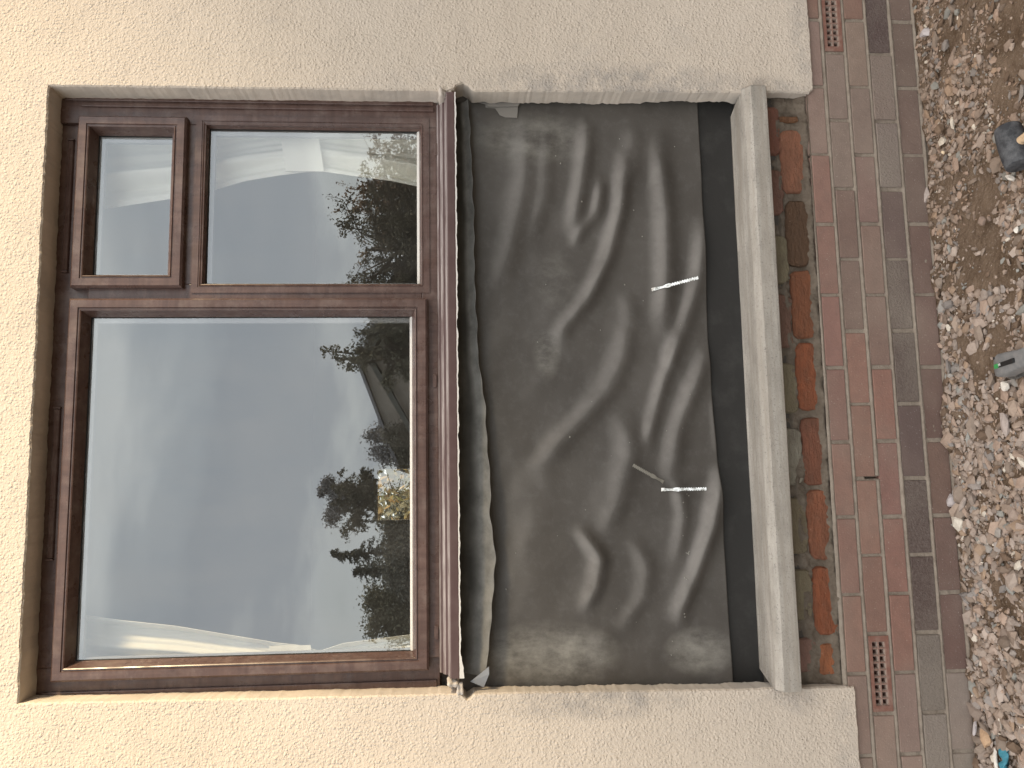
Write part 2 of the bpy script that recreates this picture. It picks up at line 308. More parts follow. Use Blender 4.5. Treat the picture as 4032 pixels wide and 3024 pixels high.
def gh(x, y):
    return .020*(vnoise(x, y, 5, 1)-.5)+.022*(vnoise(x, y, 14, 2)-.5)+.010*(vnoise(x, y, 45, 3)-.5)+.010*np.exp(-np.abs(y)/.05)
nx_, ny_ = 520, 190
gx, gy = np.meshgrid(np.linspace(-2.4, 3.4, nx_), np.linspace(.03, -1.9, ny_)); gz = gh(gx, gy)+.004*(rng.random(gx.shape)-.5)
gz[-6:, :] = -.055
V = np.stack([gx.ravel(), gy.ravel(), gz.ravel()], 1); idx = np.arange(nx_*ny_).reshape(ny_, nx_)
Fq = np.stack([idx[:-1, :-1].ravel(), idx[1:, :-1].ravel(), idx[1:, 1:].ravel(), idx[:-1, 1:].ravel()], 1)
tag(mesh('soil_ground', V, Fq, M_SOIL), kind='structure')

# chippings: angular stones, one mesh
t_ = (1+5**.5)/2
ICO = np.array([(-1, t_, 0), (1, t_, 0), (-1, -t_, 0), (1, -t_, 0), (0, -1, t_), (0, 1, t_), (0, -1, -t_), (0, 1, -t_), (t_, 0, -1), (t_, 0, 1), (-t_, 0, -1), (-t_, 0, 1)])/math.sqrt(1+t_*t_)
ICF = np.array([(0, 11, 5), (0, 5, 1), (0, 1, 7), (0, 7, 10), (0, 10, 11), (1, 5, 9), (5, 11, 4), (11, 10, 2), (10, 7, 6), (7, 1, 8), (3, 9, 4), (3, 4, 2), (3, 2, 6), (3, 6, 8), (3, 8, 9), (4, 9, 5), (2, 4, 11), (6, 2, 10), (8, 6, 7), (9, 8, 1)])
PAL = np.array([(.34, .265, .215), (.28, .225, .185), (.43, .355, .305), (.35, .255, .185), (.27, .245, .23), (.165, .115, .082), (.30, .30, .28), (.40, .30, .24), (.72, .66, .57), (.22, .17, .135)])
PW = np.array([.20, .15, .13, .09, .09, .09, .05, .11, .022, .055]); PW /= PW.sum()
def stones(n, smin, smax, pw_, yr, keep=True, sink=.35):
    x = rng.uniform(-1.9, 2.9, n*2); y = yr[0]+(yr[1]-yr[0])*rng.random(n*2)
    if keep:
        k = vnoise(x, y, 4.5, 9)*.6+vnoise(x, y, 12, 11)*.4; k += np.where(x < .55, .17, -.07)+np.where(y > -.10, .10, 0)
        ok = rng.random(n*2) < np.clip((k-.33)*3.2, .05, 1); x = x[ok][:n]; y = y[ok][:n]
    else: x = x[:n]; y = y[:n]
    n = len(x); s = smin+(smax-smin)*rng.random(n)**pw_
    s *= np.where(x < .6, 1.12, .88)
    y = np.minimum(y, .008-s*.5)
    v = ICO[None]*(1+.62*(rng.random((n, 12, 1))-.5))*(np.stack([rng.uniform(.65, 1.45, n), rng.uniform(.45, 1.0, n), rng.uniform(.25, .65, n)], 1)[:, None])*s[:, None, None]*.5
    # random rotation (tilt small, spin free)
    a = rng.random(n)*6.283; b = rng.normal(0, .55, n); ca, sa, cb, sb_ = np.cos(a), np.sin(a), np.cos(b), np.sin(b)
    X = v[..., 0]; Y = v[..., 1]*cb[:, None]-v[..., 2]*sb_[:, None]; Z = v[..., 1]*sb_[:, None]+v[..., 2]*cb[:, None]
    X2 = X*ca[:, None]-Y*sa[:, None]; Y2 = X*sa[:, None]+Y*ca[:, None]
    z0 = gh(x, y)+s*(.5-sink)*.5
    v = np.stack([X2+x[:, None], Y2+y[:, None], Z+z0[:, None]], -1)
    ci = rng.choice(len(PAL), n, p=PW); c = PAL[ci]*(1+.25*(rng.random((n, 1))-.5))
    c = np.where((x[:, None] < .55) & (rng.random((n, 1)) < .35), c*.6+np.array([.42, .36, .325])*.4, c)
    c = np.where(x[:, None] > .75, c*np.array([.84, .81, .78]), c*.96)
    return v.reshape(-1, 3), (ICF[None]+12*np.arange(n)[:, None, None]).reshape(-1, 3), np.repeat(c, 20, 0)
parts = [stones(26000, .004, .013, 1.3, (-.75, .0), True, .25), stones(13000, .011, .033, 1.6, (-.78, .0), True, .32), stones(2000, .024, .050, 1.8, (-.8, .0), True, .25), stones(9000, .008, .036, 2.3, (-1.85, -.75), True, .3)]
vs, fs, cs, b_ = [], [], [], 0
for v, f, c in parts: vs.append(v); fs.append(f+b_); cs.append(c); b_ += len(v)
o = mesh('gravel', np.concatenate(vs), np.concatenate(fs), M_STONE, None, np.concatenate(cs))
tag(o, 'loose pinkish grey and brown stone chippings lying over bare soil below the brick plinth', 'gravel', kind='stuff')

# ------------------------------------------------------------------ the house
house = tag(empty('house', (0, .1, 0)), 'cream roughcast house wall with brown window, stone sill and red brick plinth', 'house')
house.location = (0, 0, 0)
def jag(a, b, n, amp, seed, fn=None):  # jagged line from a to b in (x, z)
    r = random.Random(seed); pts = []; s = 0
    L_ = math.dist(a, b); nx, nz = -(b[1]-a[1])/L_, (b[0]-a[0])/L_
    for i in range(n):
        t = i/n; s = s*.55+r.uniform(-amp, amp)*.8
        k = s if i else 0; pts.append((a[0]+(b[0]-a[0])*t+nx*k, a[1]+(b[1]-a[1])*t+nz*k))
    return pts
pL = lambda z: -.5646-.0115*(2.757-z); pR = lambda z: 1.2395+.0043*(2.757-z)
outl = []; dep = []
def seg(pts, d): 
    for i, p_ in enumerate(pts): outl.append(p_); dep.append(d(p_, i) if callable(d) else d)
r_ = random.Random(5)
seg([(-3.2, .352)], .02)
seg(jag((-3.2, .352), (-.603, .363), 260, .0016, 1)[1:], .02)
st_ = [0]
def lowdep(p_, i):
    st_[0] = st_[0]*.8+r_.uniform(-.006, .006); return (.040 if p_[1] < .60 else .084+st_[0]-.008)
seg(jag((-.596, .366), (pL(1.50), 1.50), 130, .0016, 2), lowdep)
seg([(pL(1.5)-.012, 1.502), (pL(1.5)-.017, 1.512), (pL(1.5)-.006, 1.522), (pL(1.5), 1.530)], .1)
seg(jag((pL(1.53), 1.532), (-.5646, 2.753), 130, .0013, 3), .1)
seg(jag((-.5646, 2.7535), (1.2395, 2.7615), 190, .0017, 4), .1)
seg(jag((1.2395, 2.760), (pR(1.54), 1.545), 130, .0013, 6), .1)
seg([(pR(1.5)+.004, 1.535), (pR(1.5)+.018, 1.528), (pR(1.5)+.026, 1.505), (pR(1.5)+.016, 1.488), (pR(1.5)+.004, 1.478)], .09)
seg(jag((pR(1.47), 1.470), (1.258, .378), 130, .0016, 7), lowdep)
seg(jag((1.272, .371), (5.0, .392), 330, .0018, 8), .02)
seg([(5.0, 4.6), (-3.2, 4.6)], .02)
n = len(outl); O = np.array(outl)
# inset ring for a worn arris
tn = np.roll(O, -1, 0)-np.roll(O, 1, 0); ln = np.maximum(np.linalg.norm(tn, axis=1, keepdims=True), 1e-6); nrm = np.stack([-tn[:, 1], tn[:, 0]], 1)/ln
area = .5*np.sum(O[:, 0]*np.roll(O[:, 1], -1)-np.roll(O[:, 0], -1)*O[:, 1]); nrm = nrm if area > 0 else -nrm
In = O+nrm*.004
v = [(x, 0, z) for x, z in In]+[(x, .005, z) for x, z in O]+[(x, d, z) for (x, z), d in zip(O, dep)]
f = [tuple(range(n))]; fm = [0]
for k in range(2):
    for i in range(n):
        j = (i+1) % n; f.append((k*n+i, k*n+j, (k+1)*n+j, (k+1)*n+i)); fm.append(0 if k == 0 or O[i][1] < .36 else 1)
wall = mesh('rendered_wall', v, f, [M_REND, M_REV], house, fmat=fm)
wall['label'] = 'cream roughcast render with smooth painted reveals'
# triangulate the big face well
bm = bmesh.new(); bm.from_mesh(wall.data); bmesh.ops.recalc_face_normals(bm, faces=bm.faces); big_ = [q for q in bm.faces if len(q.verts) > 10]; bmesh.ops.triangulate(bm, faces=big_)
if sum(q.normal.y*q.calc_area() for q in bm.faces) > 0: bmesh.ops.reverse_faces(bm, faces=bm.faces)
bm.to_mesh(wall.data); bm.free()

c_ = MB()       # masonry behind the render
c_.box(-3.2, -.625, .042, .30, .0, 4.6); c_.box(1.285, 5.0, .042, .30, .0, 4.6); c_.box(-.625, 1.285, .045, .30, 2.785, 4.6); c_.box(-.625, 1.285, .125, .30, .0, 1.60)
c_.box(-.625, 1.285, .052, .125, .0, .60)
# the solid floor of the rest of the house
c_.build('masonry', M_CORE, house)
# flakes of broken plaster at the back edge of the lower reveals
fl = MB()
def flake(pts, y, th=.006):
    v = [(x, y, z) for x, z in pts]+[(x, y+th, z) for x, z in pts]; n = len(pts)
    fl.add(v, [tuple(range(n))[::-1], tuple(range(n, 2*n))]+[(i, (i+1) % n, n+(i+1) % n, n+i) for i in range(n)])
def pp(lst, y): return [(P(u, v, y)[0], P(u, v, y)[2]) for u, v in lst]
flake(pp([(1850, 372), (1870, 398), (1915, 410), (1922, 420), (1950, 421), (2040, 418), (2048, 405), (2060, 398), (2060, 372)], .088), .086)
flake(pp([(1850, 420), (1950, 428), (1968, 455), (1990, 463), (2036, 465), (2040, 415), (1900, 405)], .097), .094, .004)
fl.build('plaster_flake', Mat('grey plaster', (.27, .255, .235), .9).m, house)

# old brickwork strip between the two render panels
bm_ = MB(); r_ = random.Random(12)
def brick(mb, x0, x1, z0, z1, y0, col, y1=.08, rough=.0, seg_=0):
    if rough <= 0: 
        j = r_.uniform(-.0012, .0012); b = .0022
        v = [(x0+b, y0+j, z0+b), (x1-b, y0+j, z0+b), (x1-b, y0+j, z1-b), (x0+b, y0+j, z1-b), (x0, y0+b+j, z0), (x1, y0+b+j, z0), (x1, y0+b+j, z1), (x0, y0+b+j, z1), (x0, y1, z0), (x1, y1, z0), (x1, y1, z1), (x0, y1, z1)]
        mb.add(v, [(0, 1, 2, 3), (0, 4, 5, 1), (1, 5, 6, 2), (2, 6, 7, 3), (3, 7, 4, 0), (4, 8, 9, 5), (5, 9, 10, 6), (6, 10, 11, 7), (7, 11, 8, 4)], col); return
    # worn, rounded, ragged outline
    pts = []; nl = max(6, int((x1-x0)/.010)); ns = 5
    for i in range(nl): pts.append((x0+(x1-x0)*i/nl, z0))
    for i in range(ns): pts.append((x1, z0+(z1-z0)*i/ns))
    for i in range(nl): pts.append((x1-(x1-x0)*i/nl, z1))
    for i in range(ns): pts.append((x0, z1-(z1-z0)*i/ns))
    cx, cz = (x0+x1)/2, (z0+z1)/2; hx, hz = (x1-x0)/2, (z1-z0)/2; s = 0; o1 = []; o0 = []
    for x, z in pts:
        s = s*.6+r_.uniform(-1, 1)*rough
        ux, uz = (x-cx)/hx, (z-cz)/hz; k = 1-.10*max(0, abs(ux)**6*abs(uz)**6); 
        ox = cx+(x-cx)*k-math.copysign(min(abs(s), .01), ux)*abs(ux)**4; oz = cz+(z-cz)*k-s*math.copysign(1, uz)*abs(uz)**3
        o1.append((ox, y0+.007, oz)); ins = .0045; o0.append((ox-math.copysign(ins, ux)*abs(ux)**4, y0+r_.uniform(0, .0015), oz-math.copysign(ins, uz)*abs(uz)**4))
    n = len(pts); v = o0+o1+[(x, y1, z) for x, _, z in o1]
    mb.add(v, [tuple(range(n))]+[(k*n+i, k*n+n+i, k*n+n+(i+1) % n, k*n+(i+1) % n) for k in range(2) for i in range(n)], col)
ORG, RED, DUL, OLV, PNK, OLG = (.30, .105, .055), (.25, .105, .068), (.125, .075, .048), (.25, .215, .145), (.23, .16, .12), (.31, .285, .23)
Y_OLD = .034
rowA = [(455, 482, (.22, .11, .06)), (509, 760, (.33, .15, .095)), (790, 1050, DUL), (1062, 1335, (.25, .10, .055)), (1348, 1618, ORG), (1640, 1914, RED), (1925, 2211, (.30, .12, .07)), (2227, 2508, ORG), (2530, 2661, (.36, .14, .07))]
rowB = [(415, 611, (.24, .11, .08)), (666, 846, (.235, .13, .10)), (925, 1121, OLV), (1156, 1374, (.22, .13, .10)), (1425, 1629, OLV), (1683, 1914, OLG), (1958, 2183, (.25, .21, .14)), (2238, 2447, OLV), (2508, 2650, (.27, .16, .13))]
for v0, v1, c in rowA:
    vm = (v0+v1)/2; sl_ = .075*(vm-1750); a = P(3168+sl_, v1, Y_OLD); b = P(3240+sl_, v0, Y_OLD)
    brick(bm_, a[0], b[0], b[2], a[2], Y_OLD-r_.uniform(0, .006), c, .06, .0028)
for v0, v1, c in rowB:
    vm = (v0+v1)/2; sl_ = .070*(vm-1750); b = P(3152+sl_, v0, Y_OLD+.008); a = P(3095+sl_, v1, Y_OLD+.008)
    brick(bm_, a[0], b[0], b[2], a[2]+.02, Y_OLD+.006, c, .07, .0035)
ob = bm_.build('old_brickwork', M_OBR, house, col=True); ob['label'] = 'worn orange and olive old bricks between the sill and the plinth'
# mortar bed of the old work: a lumpy sheet
xs = np.linspace(-.62, 1.30, 620); zs = np.linspace(.36, .60, 90); X, Z = np.meshgrid(xs, zs)
Y = .0432+.010*np.clip((Z-.487)/.008, 0, 1)+.014*(vnoise(X, Z, 26, 31)-.5)+.008*(vnoise(X, Z, 70, 32)-.5)+.004*(vnoise(X, Z, 160, 34)-.5)-.022*np.exp(-((Z-.395)/.020)**2)*(.7+.6*vnoise(X, Z, 14, 33))
def gridmesh(name, X, Y, Z, mat, parent, smooth=True):
    r, c = X.shape; idx = np.arange(r*c).reshape(r, c)
    q = np.stack([idx[:-1, :-1].ravel(), idx[:-1, 1:].ravel(), idx[1:, 1:].ravel(), idx[1:, :-1].ravel()], 1)
    return mesh(name, np.stack([X.ravel(), Y.ravel(), Z.ravel()], 1), q, mat, parent, smooth=smooth)
gridmesh('mortar', X, Y, Z, M_OMORT, ob)

# ---- plinth of facing brick: five courses
pb = MB(); pmat = []; JO = .0064
tilt = lambda x: .0055*(x-.5)
beds = [.392, .3215, .2465, .1705, .0865, .004]
XO = 1.0544; PITCHX = .2312
def pick(ci, x):
    q = r_.random
    dusty = (x < -.58) or (.98 < x < 1.42 and ci in (1, 2, 0) and x > 1.05)
    if ci == 0: c = (.285, .155, .12)
    elif ci == 1: c = (.285, .155, .115) if x < .55 else (.24, .16, .125)
    elif ci == 2: c = (.28, .145, .11) if x < .35 else ((.245, .155, .125) if x < 1.4 else (.26, .15, .115))
    elif ci == 3: c = (.135, .095, .085)
    else: c = (.19, .115, .092) if x < .9 else (.20, .135, .11)
    if dusty: c = tuple(a*.58+b*.42 for a, b in zip(c, (.31, .255, .215)))
    if ci == 3 and 1.0 < x < 1.4: c = (.275, .215, .18)
    if ci >= 3 and x < -.45: c = tuple(a*.4+b*.6 for a, b in zip(c, (.29, .25, .21)))
    k = 1+.16*(q()-.5); g_ = sum(c)/3; return tuple(max(.02, (a*.84+g_*1.02*.16)*k*(1+.05*(q()-.5))) for a in c)
air = []
for ci in range(5):
    z1, z0 = beds[ci]-JO, beds[ci+1]+JO
    off = 0 if ci % 2 == 0 else PITCHX*.5
    for k in range(-17, 18):
        xr = XO+off-k*PITCHX; xl = xr-PITCHX; xm = (xl+xr)/2
        if xm < -3.2 or xm > 5: continue
        t = tilt(xm)
        if ci == 1 and (abs(xm+.566) < .11 or abs(xm-1.517) < .11): air.append((xl+JO, xr-JO, z0+t, z1+t)); continue
        J1, J2 = JO*r_.uniform(.6, 1.2), JO*r_.uniform(.6, 1.2)
        zz0, zz1 = z0+t+r_.uniform(-.001, .001), z1+t+r_.uniform(-.001, .001)
        y0 = .010+r_.uniform(-.001, .001)+(.002 if ci == 4 else 0)
        k_ = len(pb.f); sandy = (ci == 3 and r_.random() < .75)
        brick(pb, xl+J1, xr-J2, zz0, zz1, y0, pick(ci, xm), .05); pmat += [1 if sandy else 0]*(len(pb.f)-k_)
pl = mesh('brick_plinth', pb.v, pb.f, [M_BRICK, M_SAND], house, pb.c, pmat); pl['label'] = 'red brown facing brick plinth of five courses, dusted with cement'
xs = np.linspace(-3.2, 5.0, 1400); zs = np.linspace(-.05, .395, 110); X, Z = np.meshgrid(xs, zs)
Y = .0146+.003*(vnoise(X, Z, 30, 41)-.5)+.002*(vnoise(X, Z, 120, 42)-.5)
for b in beds: Y -= .0068*np.exp(-((Z-(b-.001+.0055*(X-.5)))/.0042)**2)
for a0, a1, c0, c1 in air: Y = np.where((X > a0+.01) & (X < a1-.01) & (Z > c0+.005) & (Z < c1-.005), .16, Y)
gx0 = P(3430, 1880, .01); Y = np.where((abs(X-gx0[0]) < .005) & (abs(Z-gx0[2]+.012) < .028), .05, Y)   # the open joint
gridmesh('mortar', X, Y, Z, M_MORT, pl)
for a0, a1, c0, c1 in air:           # terracotta air bricks: 9 x 2 square holes
    ab = MB(); nx, nz = 9, 2; mx0, mz0 = .016, .010; y0 = .009
    W, H = (a1-a0-2*mx0)/nx, (c1-c0-2*mz0)/nz
    ab.box(a0, a0+mx0, y0, .09, c0, c1); ab.box(a1-mx0, a1, y0, .09, c0, c1); ab.box(a0+mx0, a1-mx0, y0, .09, c0, c0+mz0); ab.box(a0+mx0, a1-mx0, y0, .09, c1-mz0, c1)
    zb = [c0+mz0+H*i for i in range(nz+1)]; hole = .52
    for i in range(nx):
        for j in range(nz):
            x0, x1, z0, z1 = a0+mx0+W*i, a0+mx0+W*(i+1), zb[j], zb[j+1]; ix, iz = W*(1-hole)/2*.9, H*(1-hole)/2*.9
            o4 = [(x0, z0), (x1, z0), (x1, z1), (x0, z1)]; r1 = [(x0+ix*.35, z0+iz*.35), (x1-ix*.35, z0+iz*.35), (x1-ix*.35, z1-iz*.35), (x0+ix*.35, z1-iz*.35)]
            r2 = [(x0+ix, z0+iz), (x1-ix, z0+iz), (x1-ix, z1-iz), (x0+ix, z1-iz)]
            v = [(x, y0+.003, z) for x, z in o4]+[(x, y0+.003, z) for x, z in r1]+[(x, y0+.010, z) for x, z in r2]+[(x, .08, z) for x, z in r2]
            ab.add(v, [(k*4+q, k*4+(q+1) % 4, k*4+4+(q+1) % 4, k*4+4+q) for k in range(3) for q in range(4)])
    o = ab.build('air_brick', M_AIR, pl); 
    bk = MB(); bk.box(a0+.002, a1-.002, .092, .098, c0+.002, c1-.002); bk.build('duct', M_SEAL, pl)
    o['label'] = 'terracotta air brick with eighteen square holes'

# ---- cast stone sill
yb, yf = .112, -.030
zA, zB, zC = P(2893, 700, .1)[2], P(2952, 700, -.012)[2], P(3041, 700, -.03)[2]
prof = [(yb, zA+.001), (.100, zA+.001), (.096, zA-.0005), (.080, zA-.002), (-.006, zB+.0035), (-.012, zB+.001), (-.016, zB-.003), (yf, zB-.013), (yf-.001, zC+.012), (yf, zC+.003), (yf+.004, zC), (.02, zC-.001), (.03, zC-.004), (yb, zC-.004)]
print('sill', zA, zB, zC)
v = []; f = []; xs_ = np.linspace(-.588, 1.252, 60)
xs_ = np.concatenate([[-.600, -.596], xs_[1:-1], [1.262, 1.268]]); npf = len(prof)
for i, x in enumerate(xs_):
    for j, (y, z) in enumerate(prof):
        yy = y
        if (x < -.590 or x > 1.254) and y > -.003: yy = -.003+.0005*j      # horns stop on the render face
        ed = .004 if x in (xs_[0], xs_[-1]) else 0
        wob = .0005*math.sin(x*9+j)+.0003*math.sin(x*31+2*j)
        v.append((x, yy+(ed if y < 0 else 0)+wob*.5, z-.0012*(.9-x)+wob+(-ed if z > zB-.02 else ed)))
for i in range(len(xs_)-1):
    for k in range(npf):
        a = i*npf+k; b = i*npf+(k+1) % npf; f.append((a, b, b+npf, a+npf))
f += [tuple(range(npf)), tuple(range((len(xs_)-1)*npf, len(xs_)*npf))]
o = fix(mesh('stone_sill', v, f, M_SILL, house)); bevel(o, .002, 2, 25); o['label'] = 'weathered grey cast stone sill above the old bricks'

o = MB(); o.box(-.625, 1.285, .108, .120, .60, .80); o = o.build('damp_proof_course', M_DPC, house)
o['label'] = 'black damp proof sheet showing below the loose grey membrane'

# ------------------------------------------------------------------ window
fr = MB()
fr.box(-.615, -.492, .101, .135, 1.591, 2.80); fr.box(1.160, 1.270, .085, .135, 1.591, 2.80); fr.box(-.492, 1.160, .101, .135, 2.655, 2.80); fr.box(-.492, 1.160, .085, .135, 1.591, 1.640)
fr.box(.560, .645, .085, .135, 1.640, 2.655); fr.box(.645, 1.160, .085, .135, 2.315, 2.42)
win = fr.build('window', M_BRN, house); bevel(win, .0025, 2); win['label'] = 'brown woodgrain window with a large left light and two right lights'
# silicone and stepped trim down the right jamb
jt = MB(); jt.box(1.212, 1.226, .078, .086, 1.600, 2.70); jt.box(1.232, 1.262, .080, .086, 1.600, 2.75); jt.build('jamb_trim', M_BRN, win)
bevel(bpy.data.objects['jamb_trim'], .003, 2)
jt = MB(); jt.box(-.590, -.558, .091, .102, 1.600, 2.74); o = jt.build('jamb_trim', M_BRN, win); bevel(o, .003, 2)
SP = [(0, .104), (0, .064), (.006, .056), (.028, .056), (.030, .060), (.033, .060), (.035, .056), (.038, .058), (.050, .101), (.050, .112)]
s = MB(); s.add(*ring(-.524, .594, 1.623, 2.698, SP)); sash = s.build('sash', M_BRN, win); sash['label'] = 'raised frame of the large fixed light'
s = MB(); s.add(*ring(.628, 1.174, 2.369, 2.698, [(d*.96, y) for d, y in SP])); vs_ = s.build('vent_sash', M_BRN, win); vs_['label'] = 'small top opening light with raised frame'
FP = [(0, .10), (0, .0815), (.018, .0815), (.0195, .084), (.0215, .084), (.023, .0815), (.026, .084), (.034, .108), (.034, .118)]
s = MB(); s.add(*ring(.616, 1.190, 1.6155, 2.346, FP)); bd = s.build('glazing_bead', M_BRN, win)
def gasket(x0, x1, z0, z1, y, par, pale=True):
    s = MB(); s.add(*ring(x0-.001, x1+.001, z0-.001, z1+.001, [(0, y), (0, y-.004), (.0025, y-.004), (.0035, y)])); s.build('gasket', M_SEAL, par)
    s = MB(); s.add(*ring(x0-.008, x1-.002, z0-.008, z1-.002, [(0, y+.008), (.014, y+.008), (.014, y+.022), (0, y+.022)])); s.build('spacer_bar', M_SPAC, par)
    s = MB(); s.box(x0-.004, x1+.004, y, y+.004, z0-.004, z1+.004); g_ = s.build('glass_pane', [M_GLASS, M_CLEAR], par); g_.data.polygons.foreach_set('material_index', [0 if q.normal.y < -.5 else 1 for q in g_.data.polygons])
    if pale:   # pale strip painting in the skylight caught by the lower bead
        s = MB(); v, f = sweep([(y-.010, z0-.004), (y-.006, z0+.003), (y-.0005, z0+.0065), (y-.0005, z0-.004)], x0+.001, x1-.001); s.add(v, f); s.build('lit_line', M_PALE, par)
gasket(-.474, .544, 1.673, 2.648, .106, win); gasket(.676, 1.126, 2.417, 2.650, .106, win, False); gasket(.650, 1.156, 1.6495, 2.312, .112, win)
for x0, x1 in ((-.178, .262), (.690, 1.105)):      # trickle vents
    z0, z1 = 2.724, 2.739
    s = MB(); s.add(*sweep([(.102, z0-.003), (.093, z0-.001), (.0905, z0+.004), (.0925, z1), (.102, z1+.002)], x0, x1)); s.box(x0-.007, x0-.001, .0895, .102, z0-.003, z1+.003); s.box(x1+.001, x1+.007, .0895, .102, z0-.003, z1+.003)
    o = s.build('trickle_vent', M_BRN, win); bevel(o, .0015, 1)
for u_, v_ in ((1718, 590), (1712, 1500), (1718, 2490)):   # drain caps
    p_ = P(u_, v_, .084); s = MB(); n = 14; hx, hz = .021, .0065; pts = []
    for i in range(n):
        a = 2*math.pi*i/n; pts.append((p_[0]+(hx-hz)*math.copysign(1, math.cos(a))+hz*math.cos(a), p_[2]+hz*math.sin(a)))
    v = [(x, .0785, z) for x, z in pts]+[(x, .086, z) for x, z in pts]
    s.add(v, [tuple(range(n))]+[(i, (i+1) % n, n+(i+1) % n, n+i) for i in range(n)]); o = s.build('drain_cap', M_BRN, win); bevel(o, .0015, 2)
# projecting cill with its steps
cp = [(.13, 1.5925), (.084, 1.5915), (.075, 1.5862), (.0745, 1.5808), (.060, 1.5806), (.057, 1.580), (.047, 1.5725), (.0462, 1.5660), (.033, 1.5657), (.030, 1.5652), (.021, 1.5603), (-.004, 1.5600), (-.0075, 1.5588), (-.0085, 1.556), (-.0085, 1.5365), (-.0075, 1.5325), (-.003, 1.5315), (.004, 1.534), (.13, 1.545)]
s = MB(); s.add(*sweep(cp, -.5345, 1.2355)); o = s.build('window_cill', M_CILL, win); o['label'] = 'stepped brown plastic window cill with dust and skylight painted pale along its steps'
# peeling film along the underside edge and sealant blobs at both ends
s = MB(); n = 180; v = []; f = []
for i in range(n+1):
    x = 1.2355-(1.77*i/n); k = 1 if not (.60 < i/n < .61 or .41 < i/n < .425) else .2
    dz = .0012*math.sin(i*.7)+.0008*math.sin(i*2.3); zt = 1.5335+dz*.3; zb_ = 1.5295+dz-(0 if i < n-8 else (i-n+8)*.0012)
    v += [(x, -.0095, zt), (x, -.0105, zb_ if k == 1 else zt-.001), (x, -.0085, zb_-.0005 if k == 1 else zt-.001), (x, -.008, zt)]
for i in range(n):
    for k in range(4): f.append((i*4+k, i*4+(k+1) % 4, i*4+4+(k+1) % 4, i*4+4+k))
s.add(v, f); s.build('peeling_film', M_PALE, win)
def blob(cx, cy, cz, rx, ry, rz, seed, mat, name, par):
    bm = bmesh.new(); bmesh.ops.create_icosphere(bm, subdivisions=3, radius=1); r = random.Random(seed); ph = [r.uniform(0, 6) for _ in range(6)]
    for q in bm.verts:
        k = 1+.16*math.sin(q.co.x*4+ph[0])+.13*math.sin(q.co.y*5+ph[1])+.16*math.sin(q.co.z*5+ph[2])+.08*math.sin(q.co.x*11+q.co.z*9+ph[3])
        q.co = Vector((cx+q.co.x*rx*k, cy+q.co.y*ry*k, cz+q.co.z*rz*k))
    me = bpy.data.meshes.new(name); bm.to_mesh(me); bm.free(); me.materials.append(mat); me.polygons.foreach_set('use_smooth', [True]*len(me.polygons))
    o = bpy.data.objects.new(name, me); COL.objects.link(o); o.parent = par; return o
blob(-.553, .036, 1.552, .015, .040, .016, 1, M_REV, 'sealant', win); blob(1.238, .038, 1.572, .010, .046, .017, 2, M_REV, 'sealant', win)

blob(-.566, .012, 1.532, .018, .016, .010, 5, M_REV, 'plaster_nib', house); blob(1.249, .016, 1.548, .012, .014, .011, 6, M_REV, 'plaster_nib', house)

# ------------------------------------------------------------------ room behind the glass
rm = MB()
rm.box(-2.5, -2.4, .30, 5.2, 0, 2.8); rm.box(3.4, 3.5, .30, 5.2, 0, 2.8); rm.box(-2.4, 3.4, .30, 5.2, 2.8, 2.9)
RX0, RX1, RZ0, RZ1 = -.286, .232, 1.0, 2.255
rm.box(-2.4, RX0, 5.1, 5.2, 0, 2.8); rm.box(RX1, 3.4, 5.1, 5.2, 0, 2.8); rm.box(RX0, RX1, 5.1, 5.2, RZ1, 2.8); rm.box(RX0, RX1, 5.1, 5.2, 0, RZ0)
room = rm.build('room_wall', M_ROOM, house)
s = MB(); s.box(-2.4, 3.4, .30, 5.1, -.03, .02); s.build('room_floor', M_ROOMF, house)
s = MB(); s.add(*ring(RX0, RX1, RZ0, RZ1, [(0, 5.10), (0, 5.05), (.035, 5.05), (.035, 5.12)])); rw = s.build('rear_window', M_RFRAME, house); rw['label'] = 'bright rear window seen through the dark room'

